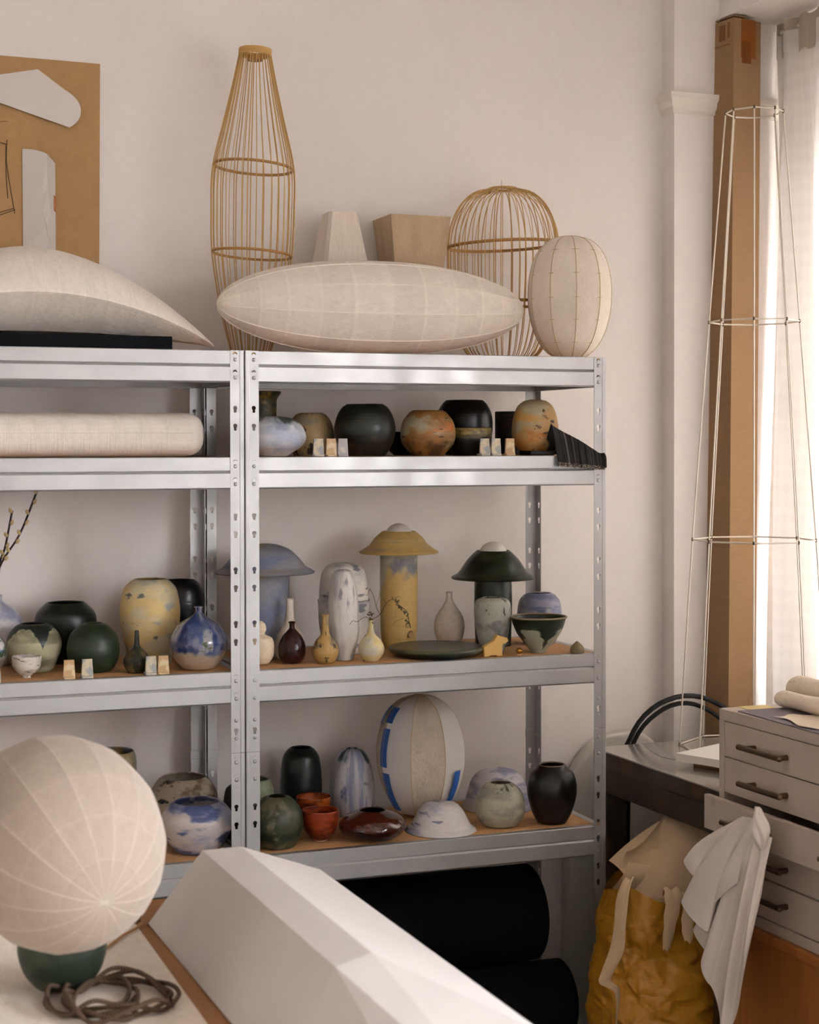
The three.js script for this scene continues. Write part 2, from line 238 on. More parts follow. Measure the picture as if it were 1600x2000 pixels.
// ---------- ceramics: x, shelf height, z and the turned profile [radius, height] from lip to foot ----------
const POTS = {
  olive: [0.119, 1.562, -0.300, [[0.0486, 0.1549], [0.0461, 0.1487], [0.0386, 0.1375], [0.0374, 0.1188], [0.0374, 0.0952], [0.0411, 0.0628], [0.0399, 0.0255], [0.0324, 0.0]]],
  frostSquat: [0.088, 1.562, -0.100, [[0.0284, 0.0907], [0.0474, 0.0872], [0.0711, 0.0706], [0.0806, 0.0434], [0.0711, 0.0233], [0.0498, 0.0091], [0.0356, 0.0]]],
  tanPot: [0.220, 1.562, -0.220, [[0.0296, 0.1017], [0.0383, 0.0968], [0.0494, 0.0808], [0.0568, 0.05], [0.0531, 0.0253], [0.0407, 0.0]]],
  darkBig: [0.327, 1.562, -0.130, [[0.0451, 0.1213], [0.0549, 0.114], [0.0659, 0.0958], [0.0732, 0.0666], [0.0695, 0.0398], [0.061, 0.0191], [0.0488, 0.0]]],
  blackBowl: [0.486, 1.562, -0.300, [[0.054, 0.0569], [0.0527, 0.0376], [0.0424, 0.0183], [0.0232, 0.0]]],
  rustPot: [0.480, 1.562, -0.110, [[0.0382, 0.1072], [0.0468, 0.101], [0.0615, 0.0801], [0.0665, 0.0519], [0.0615, 0.0273], [0.0468, 0.0101], [0.0369, 0.0]]],
  blackVase: [0.649, 1.562, -0.290, [[0.0481, 0.1374], [0.0572, 0.1283], [0.0677, 0.1089], [0.0716, 0.0829], [0.0703, 0.0504], [0.0611, 0.0179], [0.0494, 0.0]]],
  bandBowl: [0.597, 1.562, -0.130, [[0.0525, 0.0658], [0.0537, 0.0595], [0.0537, 0.0371], [0.0475, 0.0121], [0.0412, 0.0]]],
  stripeBox: [0.776, 1.562, -0.280, [[0.042, 0.108], [0.0433, 0.1054], [0.0433, 0.0504], [0.0433, 0.0]]],
  ovoid: [0.758, 1.562, -0.100, [[0.0176, 0.1348], [0.0302, 0.131], [0.0453, 0.116], [0.0547, 0.0871], [0.0572, 0.0557], [0.0528, 0.0306], [0.0403, 0.0117], [0.0314, 0.0]]],
  willowVase: [-0.506, 1.0816, -0.320, [[0.0107, 0.1601], [0.0095, 0.1518], [0.0166, 0.1423], [0.0379, 0.1281], [0.0545, 0.0984], [0.0569, 0.0628], [0.0498, 0.0272], [0.0332, 0.0]]],
  edgeVase: [-0.553, 1.0816, -0.143, [[0.0169, 0.092], [0.0271, 0.0864], [0.0406, 0.0694], [0.0451, 0.0502], [0.0384, 0.0276], [0.0226, 0.0]]],
  dripPot: [-0.445, 1.0816, -0.176, [[0.031, 0.1058], [0.0414, 0.1001], [0.0563, 0.0817], [0.0621, 0.0586], [0.0552, 0.0298], [0.0437, 0.0068], [0.0368, 0.0]]],
  whiteCup: [-0.474, 1.0816, -0.073, [[0.0318, 0.0469], [0.0313, 0.038], [0.0279, 0.0212], [0.0156, 0.0089], [0.0089, 0.0044], [0.0089, 0.0]]],
  darkSquat: [-0.354, 1.0816, -0.303, [[0.0455, 0.1384], [0.0526, 0.1324], [0.067, 0.1157], [0.0718, 0.0941], [0.0706, 0.0642], [0.0598, 0.0282], [0.0431, 0.0]]],
  greenRound: [-0.320, 1.0816, -0.126, [[0.0218, 0.1071], [0.0333, 0.1014], [0.0517, 0.0818], [0.0586, 0.0531], [0.0551, 0.0243], [0.0436, 0.0047], [0.0345, 0.0]]],
  creamTall: [-0.172, 1.0816, -0.219, [[0.0381, 0.1944], [0.0477, 0.1885], [0.0608, 0.1729], [0.0679, 0.1431], [0.0697, 0.1133], [0.0655, 0.0775], [0.0548, 0.0298], [0.0477, 0.0]]],
  blackDome: [-0.078, 1.0816, -0.320, [[0.0369, 0.1814], [0.0456, 0.174], [0.0542, 0.1555], [0.0579, 0.1247], [0.0542, 0.063], [0.0443, 0.0]]],
  blueBottle: [-0.090, 1.0816, -0.080, [[0.0104, 0.1398], [0.0087, 0.1352], [0.0093, 0.1259], [0.0232, 0.1154], [0.0464, 0.1003], [0.0638, 0.0736], [0.0667, 0.0538], [0.058, 0.0248], [0.0418, 0.005], [0.0325, 0.0]]],
  tinyBottle: [-0.233, 1.0816, -0.069, [[0.0046, 0.0934], [0.0051, 0.0785], [0.0069, 0.0591], [0.016, 0.0499], [0.0285, 0.0328], [0.0297, 0.019], [0.024, 0.0064], [0.0206, 0.0]]],
  gourd: [0.061, 1.0816, -0.108, [[0.0059, 0.0986], [0.013, 0.0914], [0.0154, 0.0796], [0.0118, 0.0713], [0.0154, 0.0665], [0.0284, 0.0594], [0.0332, 0.044], [0.032, 0.0202], [0.0237, 0.0048], [0.0178, 0.0]]],
  whiteBottleL: [0.152, 1.0816, -0.170, [[0.0097, 0.1422], [0.0085, 0.1373], [0.0091, 0.1118], [0.0121, 0.0876], [0.0206, 0.0718], [0.0327, 0.0511], [0.0376, 0.0305], [0.034, 0.0086], [0.0267, 0.0]]],
  redBottle: [0.136, 1.0816, -0.099, [[0.0089, 0.0953], [0.0065, 0.0905], [0.0065, 0.081], [0.0119, 0.0738], [0.0238, 0.0595], [0.0315, 0.0392], [0.0309, 0.0178], [0.0238, 0.0035], [0.019, 0.0]]],
  mustardBottle: [0.208, 1.0816, -0.070, [[0.0107, 0.112], [0.0077, 0.1061], [0.0083, 0.0835], [0.0113, 0.0656], [0.0214, 0.0537], [0.0297, 0.0358], [0.0309, 0.0239], [0.025, 0.0084], [0.0178, 0.0]]],
  jar: [0.304, 1.0816, -0.225, [[0.0647, 0.1296], [0.0629, 0.1259], [0.0616, 0.1072], [0.0598, 0.0698], [0.0523, 0.0324], [0.0398, 0.0]]],
  jarLid: [0.304, 1.0816, -0.225, [[0.01, 0.2218], [0.0274, 0.2194], [0.0448, 0.2094], [0.0548, 0.1882], [0.0591, 0.1571], [0.0598, 0.1296]]],
  slimOvoid: [0.265, 1.0816, -0.110, [[0.0121, 0.2124], [0.0217, 0.2076], [0.029, 0.1919], [0.0338, 0.1556], [0.0368, 0.1194], [0.0374, 0.071], [0.0326, 0.0347], [0.0266, 0.0129], [0.0229, 0.0]]],
  budVase: [0.318, 1.0816, -0.062, [[0.006, 0.0954], [0.0052, 0.0894], [0.006, 0.0762], [0.0108, 0.0618], [0.024, 0.0474], [0.0306, 0.0317], [0.0276, 0.0161], [0.0168, 0.0017], [0.0144, 0.0]]],
  whiteBottleR: [0.601, 1.0816, -0.275, [[0.009, 0.1343], [0.0077, 0.1304], [0.009, 0.1149], [0.0181, 0.0981], [0.0323, 0.0761], [0.0387, 0.0528], [0.0362, 0.0295], [0.0271, 0.0]]],
  greyTall: [0.652, 1.0816, -0.119, [[0.0275, 0.1318], [0.0388, 0.1268], [0.0444, 0.1143], [0.0451, 0.0917], [0.0413, 0.0604], [0.0351, 0.029], [0.0275, 0.0]]],
  bluePot: [0.835, 1.0816, -0.240, [[0.0314, 0.1269], [0.0392, 0.123], [0.051, 0.1099], [0.0562, 0.0863], [0.0562, 0.0602], [0.0483, 0.0209], [0.0392, 0.0]]],
  greenBowl: [0.754, 1.0816, -0.072, [[0.07, 0.0862], [0.0662, 0.08], [0.0625, 0.0674], [0.0525, 0.0449], [0.0362, 0.0236], [0.0225, 0.0074], [0.02, 0.0]]],
  acorn: [0.833, 1.0816, -0.020, [[0.0025, 0.0285], [0.0075, 0.0235], [0.0137, 0.0173], [0.0174, 0.0073], [0.0162, 0.0011], [0.0149, 0.0]]],
  platter: [0.500, 1.0816, -0.108, [[0.1, 0.0235], [0.112, 0.022], [0.1155, 0.0175], [0.112, 0.0105], [0.1, 0.004], [0.086, 0.0]]],
  blueStem: [0.117, 1.0816, -0.265, [[0.0593, 0.2007], [0.0593, 0.1475], [0.0569, 0.0732], [0.0519, 0.0]]],
  blueShade: [0.117, 1.0816, -0.265, [[0.0124, 0.2687], [0.0309, 0.2662], [0.0569, 0.2563], [0.0766, 0.2403], [0.0927, 0.2217], [0.1014, 0.2118], [0.1137, 0.2056], [0.1212, 0.2007]]],
  yellowStem: [0.471, 1.0816, -0.290, [[0.0468, 0.2361], [0.0474, 0.1464], [0.0461, 0.0565], [0.0436, 0.018], [0.0397, 0.0]]],
  yellowShade: [0.474, 1.0816, -0.290, [[0.041, 0.2912], [0.0487, 0.2848], [0.0603, 0.2746], [0.0718, 0.2592], [0.0846, 0.2489], [0.0974, 0.2412], [0.1, 0.2386]]],
  greenStem: [0.706, 1.0816, -0.240, [[0.0472, 0.1661], [0.0478, 0.104], [0.0452, 0.0]]],
  greenShade: [0.706, 1.0816, -0.240, [[0.0414, 0.2399], [0.0517, 0.2308], [0.0672, 0.214], [0.0801, 0.1946], [0.0905, 0.1817], [0.1021, 0.1752], [0.106, 0.1713]]],
  greyCyl: [-0.253, 0.6615, -0.300, [[0.0567, 0.2045], [0.0615, 0.19], [0.0627, 0.1658], [0.0615, 0.0931], [0.0555, 0.0]]],
  speckPot: [-0.080, 0.6615, -0.285, [[0.0549, 0.1343], [0.0635, 0.1257], [0.0781, 0.1012], [0.0806, 0.0767], [0.0708, 0.0338], [0.0513, -0.003], [0.0415, 0.0]]],
  cloudPot: [-0.089, 0.6615, -0.105, [[0.0537, 0.1125], [0.0642, 0.1055], [0.0794, 0.0844], [0.0817, 0.0609], [0.0677, 0.0257], [0.049, 0.0023], [0.0397, 0.0]]],
  blackHid: [0.028, 0.6615, -0.200, [[0.0181, 0.1218], [0.0266, 0.1097], [0.0314, 0.0673], [0.0242, 0.0]]],
  darkTall: [0.228, 0.6615, -0.335, [[0.0279, 0.1752], [0.0355, 0.1688], [0.0457, 0.151], [0.0507, 0.1128], [0.052, 0.0682], [0.0482, 0.03], [0.0419, 0.0]]],
  greenSpeck: [0.094, 0.6615, -0.082, [[0.0236, 0.1149], [0.0354, 0.1101], [0.0543, 0.0864], [0.0614, 0.0568], [0.0567, 0.0271], [0.0425, 0.0034], [0.0354, 0.0]]],
  paleGreen: [0.072, 0.6615, -0.210, [[0.0389, 0.1325], [0.0425, 0.1252], [0.0486, 0.1044], [0.0486, 0.0617], [0.034, 0.0]]],
  eggVase: [0.362, 0.6615, -0.336, [[0.018, 0.1636], [0.0308, 0.1572], [0.0449, 0.1353], [0.0539, 0.0966], [0.0577, 0.058], [0.0552, 0.0193], [0.0462, 0.0]]],
  orangeBowl: [0.223, 0.6615, -0.216, [[0.0426, 0.0784], [0.0407, 0.061], [0.0321, 0.0362], [0.0173, 0.0114], [0.0148, 0.0]]],
  orangeCup: [0.204, 0.6615, -0.099, [[0.0437, 0.0718], [0.0431, 0.0502], [0.0371, 0.0261], [0.024, 0.008], [0.0168, 0.002], [0.0168, 0.0]]],
  lowVase: [0.325, 0.6615, -0.076, [[0.0325, 0.066], [0.045, 0.0615], [0.067, 0.051], [0.08, 0.033], [0.073, 0.015], [0.056, 0.0035], [0.043, 0.0]]],
  whiteDome: [0.506, 0.6615, -0.096, [[0.027, 0.0655], [0.04, 0.0615], [0.054, 0.047], [0.0645, 0.028], [0.073, 0.012], [0.083, 0.0045], [0.0865, 0.0]]],
  blueDome: [0.733, 0.6615, -0.275, [[0.0261, 0.0984], [0.0496, 0.0905], [0.0679, 0.0682], [0.0783, 0.0354], [0.0862, 0.0092], [0.0888, 0.0]]],
  paleRound: [0.662, 0.6615, -0.096, [[0.0274, 0.1025], [0.0374, 0.0975], [0.0536, 0.0787], [0.0611, 0.0512], [0.0586, 0.0261], [0.0449, 0.0036], [0.0374, 0.0]]],
  umberVase: [0.791, 0.6615, -0.075, [[0.0326, 0.1411], [0.0376, 0.1348], [0.0527, 0.121], [0.0602, 0.0958], [0.0596, 0.0643], [0.0489, 0.0265], [0.0376, 0.0038], [0.0314, 0.0]]],
};
function lathe(prof, { closed = false, wall = 0.004, depth = 0.85, seg = 56, facet = 0 } = {}) {
  const sp = new THREE.SplineCurve(prof.map(([r, y]) => new THREE.Vector2(r, y))), h = Math.max(...prof.map((p) => p[1])) || 1, out = sp.getPoints(Math.max(28, prof.length * 6));
  out.forEach((p) => { p.x = Math.max(p.x, 0.0005); p.y = Math.max(p.y, 0); });
  const pts = [], foot = out[out.length - 1];
  if (closed) pts.push(new THREE.Vector2(0.0001, out[0].y + (out[0].x < 0.02 ? 0.0004 : 0)));
  else {
    const inner = [];
    for (const p of out) if (p.y > h * (1 - depth) && p.x > wall * 1.5) inner.push(new THREE.Vector2(p.x - wall, p.y));
    inner.reverse();
    pts.push(new THREE.Vector2(0.0001, (inner[0] ?? out[0]).y), ...inner);
    if (inner.length) { const t = inner[inner.length - 1]; t.y = out[0].y - wall * 0.2; pts.push(new THREE.Vector2((t.x + out[0].x) / 2, out[0].y + wall * 0.35)); }
  }
  pts.push(...out, new THREE.Vector2(Math.max(foot.x - 0.002, 0.0003), 0), new THREE.Vector2(0.0001, 0.0006));
  pts.reverse();
  const g = new THREE.LatheGeometry(pts, seg), n = g.attributes.position.count, uv = g.attributes.uv, p = g.attributes.position;
  for (let i = 0; i < n; i++) uv.setY(i, clamp(p.getY(i) / h, 0, 1));
  g.rotateY(PI);                               // the texture seam turns to the wall
  return g;
}
// a glaze: base colour, then layers [colour, cells round, cells up, from, to, seed, lowest, highest] laid on where the noise passes from..to
const potBump = tex(256, 256, (u, v) => { const k = (0.55 * fbm(u, v, 3, 40, 301, 3) + 0.45 * fbm(u, v, 20, 20, 303, 4)) * 255; return [k, k, k]; }, false);
const plainTex = tex(256, 256, (u, v) => { const k = 236 + (fbm(u, v, 24, 24, 881, 3) - 0.5) * 26; return [k, k, k]; });
const deepen = (c) => { const k = 0.68 + 0.32 * sstep(20, 150, (c[0] + c[1] + c[2]) / 3); return c.map((x) => x * k); };
function glaze(base, layers = [], rough = 0.5, o = {}) {
  if (!layers.length) return phys(new THREE.Color(`rgb(${deepen(base).map((k) => Math.min(255, Math.round(k * 1.07))).join(',')})`), rough, { map: plainTex, bumpMap: potBump, bumpScale: 0.0006, specularIntensity: 0.8 });
  const { speck = 0, speckC = [40, 30, 22], rings = 0, size = 256, bump = 0.0006, ...rest } = o, sd = 900 + layers.length * 31 + base[0];
  const map = tex(size, size, (u, v) => {
    const g = (fbm(u, v, 60, 24, sd, 3) - 0.5) * 14 + (rings ? (vnoise(3.3, v * 90, 8, 90, sd) - 0.5) * rings : 0);
    let c = [base[0] + g, base[1] + g, base[2] + g * 0.9];
    for (const layer of layers) {
      if (typeof layer === 'function') { c = layer(u, v, c, g); continue; }
      const [col, su, sv, lo, hi, s, v0 = -1, v1 = 2] = layer;
      const e = (fbm(u, v, 18, 7, s + 5, 3) - 0.5) * 0.22, w = sstep(v0 - 0.05, v0 + 0.05, v + e) * (1 - sstep(v1 - 0.05, v1 + 0.05, v + e));
      c = mixc(c, [col[0] + g, col[1] + g, col[2] + g], sstep(lo - 0.02, hi + 0.03, fbm(u, v, Math.round(su * 2.4), sv, s, 5)) * w);
    }
    if (speck && vnoise(u * 200, v * 70, 200, 70, sd + 3) > 1 - speck) c = mixc(c, speckC, 0.75);
    return deepen(c);
  });
  return phys(0xffffff, rough, { map, bumpMap: potBump, bumpScale: bump, specularIntensity: 0.8, ...rest });
}
function pot(key, name, label, category, mat, o = {}) {
  const [x, y, z, prof] = POTS[key];
  const m = solo(name, lathe(prof, o), mat, label, category, o.group);
  m.position.set(x, y + 0.0006, z); if (o.turn) m.rotation.y = o.turn;
  if (o.foot) part('foot_ring', new THREE.CylinderGeometry(prof[prof.length - 1][0] * 1.01, prof[prof.length - 1][0] * 0.97, 0.0022, 40).translate(0, 0.0012, 0), clay, m);
  if (o.lip) part('rim', new THREE.TorusGeometry(prof[0][0] - 0.0015, 0.0022, 8, 48).rotateX(PI / 2).translate(0, prof[0][1], 0), o.lip, m);
  return m;
}
const clay = std('#d9c3a0', 0.85);
const WHITE = [222, 214, 204], BLUE = [72, 88, 140], DEEP = [38, 52, 104], GREEN = [44, 62, 40], PALE = [172, 172, 150];

// second shelf, right unit
pot('olive', 'vase', 'olive brown vase with flared rim beside the second-shelf post', 'vase', glaze([92, 78, 36], [[[46, 44, 22], 6, 9, 0.42, 0.62, 11], [[132, 108, 48], 8, 12, 0.58, 0.75, 12]], 0.5));
pot('frostSquat', 'vase', 'squat frosty blue-white vase on the second shelf', 'vase', glaze([208, 206, 206], [[[168, 172, 186], 4, 3, 0.44, 0.7, 13], [[136, 144, 158], 6, 2, 0.46, 0.72, 14, 0.62], [[72, 86, 80], 6, 2, 0.42, 0.6, 15, 0.86]], 0.42));
pot('tanPot', 'pot', 'sandy tan pot behind the three left test tiles', 'pot', glaze([168, 142, 100], [[[120, 84, 48], 4, 3, 0.45, 0.7, 17, 0.55], [[140, 132, 110], 6, 5, 0.5, 0.7, 18], [[52, 44, 34], 9, 5, 0.66, 0.74, 19]], 0.55, { speck: 0.02 }));
pot('darkBig', 'vase', 'large dark green-black vase, wide mouthed, middle of second shelf', 'vase', glaze([40, 36, 30], [[[36, 52, 46], 4, 4, 0.4, 0.65, 21, 0.4], [[78, 62, 46], 5, 6, 0.52, 0.75, 22, -1, 0.75]], 0.38, { rings: 8 }));
pot('blackBowl', 'bowl', 'small black bowl tucked between the dark vase and the rusty pot', 'bowl', glaze([16, 15, 16], [], 0.4));
pot('rustPot', 'pot', 'rust orange and grey mottled round pot on the second shelf', 'pot', glaze([150, 104, 52], [[[184, 106, 38], 2, 3, 0.46, 0.6, 23, 0.55], [[150, 138, 112], 2, 3, 0.48, 0.62, 24, 0.2, 0.85], [[102, 70, 38], 4, 3, 0.46, 0.66, 25, -1, 0.3], [[58, 48, 36], 8, 12, 0.72, 0.76, 26]], 0.5, { speck: 0.01 }));
pot('blackVase', 'vase', 'black shouldered vase at the back behind the yellow-banded bowl', 'vase', glaze([15, 14, 17], [], 0.34));
pot('bandBowl', 'bowl', 'straight black bowl with a yellowish band below its rim', 'bowl', glaze([20, 18, 16], [[[150, 126, 62], 8, 4, 0.1, 0.35, 27, 0.7], [[96, 84, 50], 9, 6, 0.3, 0.6, 28, 0.6, 0.95]], 0.4));
pot('stripeBox', 'canister', 'black cylinder with dull red rings behind the tan egg-shaped vase', 'canister', std(0xffffff, 0.55, { map: tex(64, 256, (u, v) => (((v * 11) % 1) < 0.25 && v > 0.35 ? [70, 20, 18] : [18, 14, 15])) }), { closed: true });
pot('ovoid', 'vase', 'tan and orange egg-shaped vase at right end of second shelf', 'vase', glaze([182, 142, 88], [[[172, 158, 126], 2, 3, 0.42, 0.62, 31, 0.35], [[190, 114, 46], 3, 4, 0.42, 0.66, 32, -1, 0.42], [[198, 150, 80], 3, 6, 0.55, 0.7, 33, 0.2, 0.8], [[88, 72, 52], 6, 10, 0.72, 0.77, 34]], 0.5, { speck: 0.01 }), { wall: 0.003 });

// third shelf, left unit
pot('willowVase', 'vase', 'blue-white bottle vase holding the willow branches at left edge', 'vase', glaze([198, 192, 192], [[[146, 148, 168], 2, 4, 0.46, 0.66, 41]], 0.4));
pot('edgeVase', 'vase', 'small pale vase with blue and green spots cut by left picture edge', 'vase', glaze([200, 194, 190], [[BLUE, 6, 5, 0.52, 0.66, 43], [[70, 92, 66], 7, 6, 0.62, 0.72, 44]], 0.35));
pot('dripPot', 'vase', 'pale celadon vase with dark green drips hanging from its mouth', 'vase', glaze([166, 160, 130], [[[120, 118, 90], 2, 4, 0.44, 0.68, 45], [[70, 78, 56], 3, 3, 0.5, 0.66, 47, -1, 0.3], (u, v, c) => mixc(c, [32, 42, 38], sstep(-0.02, 0.02, v - 0.5 - 0.43 * Math.pow(Math.abs(Math.sin((u - 0.53) * PI * 4)), 0.6) + (fbm(u, v, 24, 10, 46, 3) - 0.5) * 0.16))], 0.4));
pot('whiteCup', 'cup', 'little white crackled footed cup in front of the celadon vase', 'cup', glaze([206, 198, 184], [[[164, 154, 148], 4, 6, 0.52, 0.68, 48], [[124, 112, 106], 6, 10, 0.66, 0.74, 49]], 0.4), { wall: 0.0025 });
pot('darkSquat', 'vase', 'large dark green squat vase at the back of left third shelf', 'vase', glaze([32, 42, 32], [[[22, 28, 26], 4, 4, 0.45, 0.65, 51]], 0.36, { rings: 6 }));
pot('greenRound', 'vase', 'round moss green vase behind two pale test tiles', 'vase', glaze([46, 66, 38], [[[34, 48, 30], 5, 5, 0.4, 0.7, 53]], 0.42));
pot('creamTall', 'vase', 'tall cream-yellow vase with grey brush marks on left third shelf', 'vase', glaze([202, 172, 112], [[[190, 178, 146], 2, 4, 0.45, 0.65, 55], [[150, 150, 142], 3, 5, 0.62, 0.74, 56, 0.2], [[104, 106, 100], 5, 12, 0.71, 0.75, 57, 0.3]], 0.55, { rings: 8 }));
pot('blackDome', 'vase', 'black vase at the back behind the cream-yellow vase', 'vase', glaze([12, 13, 18], [], 0.3));
pot('blueBottle', 'bottle', 'glossy cobalt blue round bottle with short neck and sandy foot', 'bottle', glaze([116, 118, 138], [[[62, 82, 128], 4, 3, 0.42, 0.56, 61, 0.3], [DEEP, 6, 3, 0.54, 0.66, 62, 0.28], [[150, 146, 150], 8, 4, 0.58, 0.7, 60, 0.2], [[74, 86, 46], 6, 8, 0.66, 0.7, 63, 0.3, 0.9], [[168, 146, 122], 5, 2, 0.1, 0.3, 64, -1, 0.26]], 0.12, { clearcoat: 0.6, clearcoatRoughness: 0.08 }));
pot('tinyBottle', 'bottle', 'tiny mottled green-brown bottle with thin neck', 'bottle', glaze([110, 92, 62], [[[46, 46, 30], 4, 4, 0.42, 0.58, 65], [[34, 42, 30], 5, 3, 0.2, 0.5, 66, 0.55]], 0.28), { foot: true, wall: 0.001 });

// third shelf, right unit
pot('gourd', 'bottle', 'cream double-gourd bottle half hidden by the shelf post', 'bottle', glaze([224, 206, 176], [], 0.55), { wall: 0.002 });
pot('whiteBottleL', 'bottle', 'white long-necked bottle behind the dark red bottle', 'bottle', glaze([216, 204, 188], [], 0.5), { wall: 0.002 });
pot('redBottle', 'bottle', 'small dark oxblood red bottle', 'bottle', glaze([70, 20, 14], [[[44, 12, 10], 4, 4, 0.45, 0.7, 67]], 0.25), { foot: true, wall: 0.0015 });
pot('mustardBottle', 'bottle', 'mustard speckled bottle with flared mouth', 'bottle', glaze([176, 142, 82], [[[138, 124, 96], 5, 6, 0.5, 0.66, 68, 0.35], [[92, 74, 48], 7, 8, 0.66, 0.74, 69]], 0.5, { speck: 0.03 }), { wall: 0.0015 });
{
  const white = glaze([206, 198, 186], [[[168, 164, 162], 2, 4, 0.5, 0.68, 71], [[118, 118, 124], 3, 6, 0.66, 0.74, 72]], 0.45);
  const [x, y, z, pj] = POTS.jar, j = thing('lidded_jar', 'white jar with tall domed lid and grey brushwork, behind the slim vase', 'jar', [x, y, z]);
  part('jar_body', lathe(pj), white, j); part('lid', lathe(POTS.jarLid[3].map(([r, h]) => [r, h - 0.128]).map(([r, h]) => [r, Math.max(h, 0)]), { closed: true }).translate(0, 0.128, 0), white, j);
}
pot('slimOvoid', 'vase', 'slim grey-white brushed vase in front of the lidded jar', 'vase', glaze([202, 195, 186], [[[166, 161, 157], 5, 2, 0.46, 0.68, 73], [[130, 127, 128], 5, 4, 0.64, 0.76, 74, 0.3]], 0.5), { wall: 0.002 });
pot('budVase', 'vase', 'pale yellow bud vase holding a dried twig', 'vase', glaze([200, 180, 126], [[[190, 182, 160], 2, 4, 0.48, 0.68, 75], [[160, 156, 150], 3, 4, 0.52, 0.7, 76, 0.55]], 0.4), { wall: 0.001 });
pot('whiteBottleR', 'bottle', 'white teardrop bottle between the yellow and green mushroom lamps', 'bottle', glaze([214, 200, 184], [], 0.6), { wall: 0.002 });
pot('greyTall', 'vase', 'grey-green tapered vase in front of the green lamp', 'vase', glaze([158, 156, 142], [[[120, 122, 116], 4, 4, 0.46, 0.66, 77, -1, 0.6], [[62, 72, 62], 10, 5, 0.62, 0.68, 78, 0.72]], 0.45));
pot('bluePot', 'pot', 'lavender blue pot behind the footed green bowl', 'pot', glaze([140, 140, 156], [[[108, 112, 140], 3, 6, 0.45, 0.65, 79], [[172, 168, 172], 4, 6, 0.55, 0.7, 80, 0.4], [[126, 130, 104], 2, 3, 0.6, 0.7, 81]], 0.38, { rings: 10 }));
pot('greenBowl', 'bowl', 'flared green and grey bowl on narrow foot at right', 'bowl', glaze([48, 60, 40], [[[30, 38, 28], 2, 3, 0.5, 0.7, 84], (u, v, c) => mixc(c, PALE, 0.9 * sstep(-0.06, 0.06, 0.78 * Math.pow(Math.abs(Math.sin((u - 0.5) * PI * 4)), 0.5) - v - 0.05 + (fbm(u, v, 16, 8, 83, 4) - 0.5) * 0.5))], 0.35), { wall: 0.003, lip: std('#8a7a58', 0.5) });
pot('acorn', 'ornament', 'small olive acorn-shaped ceramic by the right post', 'ornament', glaze([132, 116, 80], [], 0.5), { closed: true });
pot('platter', 'platter', 'wide flat green ceramic disc lying on the third shelf', 'platter', glaze([94, 96, 66], [[[58, 66, 46], 4, 4, 0.42, 0.66, 85], [[36, 44, 32], 6, 4, 0.1, 0.4, 86, -1, 0.5]], 0.32), { closed: true });

// fourth shelf, left unit
pot('greyCyl', 'pot', 'tall grey-yellow cylinder pot behind the big foreground lantern', 'pot', glaze([150, 142, 122], [[[120, 122, 132], 4, 4, 0.45, 0.65, 91], [[150, 126, 74], 4, 3, 0.4, 0.7, 92, 0.85]], 0.5));
pot('speckPot', 'pot', 'speckled stone grey pot with dark smudges, open mouthed', 'pot', glaze([162, 148, 128], [[[40, 38, 34], 6, 6, 0.64, 0.7, 93, 0.3], [[120, 100, 78], 5, 5, 0.55, 0.7, 94]], 0.55, { speck: 0.05 }));
pot('cloudPot', 'pot', 'white pot with cloudy cobalt brushwork at left fourth shelf', 'pot', glaze([198, 186, 178], [[[150, 150, 168], 2, 3, 0.5, 0.64, 96], [[84, 94, 136], 2, 3, 0.57, 0.63, 95]], 0.3), { turn: 0.6 });
pot('blackHid', 'vase', 'narrow black vase mostly hidden behind the shelf posts', 'vase', glaze([18, 17, 16], [], 0.4));
// fourth shelf, right unit
pot('darkTall', 'vase', 'tall bottle-green vase at the back of fourth shelf', 'vase', glaze([30, 42, 38], [[[20, 28, 28], 4, 5, 0.45, 0.65, 97]], 0.34, { rings: 10 }));
pot('greenSpeck', 'vase', 'round speckled green vase next to the left post of fourth shelf', 'vase', glaze([78, 82, 58], [[[44, 60, 38], 4, 4, 0.48, 0.62, 98], [[112, 106, 82], 5, 4, 0.58, 0.7, 99]], 0.42, { speck: 0.05 }), { foot: true });
pot('paleGreen', 'pot', 'pale green wide pot behind the speckled green vase', 'pot', glaze([124, 130, 104], [[[60, 72, 50], 4, 3, 0.3, 0.6, 100, -1, 0.7]], 0.42));
pot('eggVase', 'vase', 'egg-shaped white vase with blue streaks and a green spot', 'vase', glaze([192, 187, 188], [[[140, 144, 166], 12, 2, 0.46, 0.7, 103], [[92, 102, 140], 6, 3, 0.58, 0.7, 104, -1, 0.45], [[64, 92, 96], 6, 2, 0.5, 0.64, 105, 0.84], [[110, 122, 84], 3, 4, 0.69, 0.73, 106, 0.5]], 0.32), { turn: 1.1 });
pot('orangeBowl', 'bowl', 'shallow orange-brown glazed bowl behind the orange cup', 'bowl', glaze([176, 82, 28], [[[120, 52, 20], 6, 6, 0.45, 0.65, 107]], 0.2), { wall: 0.0025 });
pot('orangeCup', 'cup', 'burnt orange footed cup in the front', 'cup', glaze([164, 62, 24], [[[120, 40, 18], 5, 5, 0.45, 0.65, 108]], 0.32), { wall: 0.0022, foot: true });
pot('lowVase', 'vase', 'low glossy chestnut red vase', 'vase', glaze([92, 32, 16], [[[48, 18, 12], 3, 3, 0.42, 0.6, 109]], 0.14, { clearcoat: 0.7, clearcoatRoughness: 0.06 }));
pot('whiteDome', 'lamp_shade', 'white upturned bowl with faint blue strokes at shelf front', 'bowl', glaze([208, 202, 197], [[[172, 170, 182], 3, 4, 0.52, 0.68, 111], [[124, 126, 146], 3, 6, 0.68, 0.74, 112]], 0.5), { closed: true });
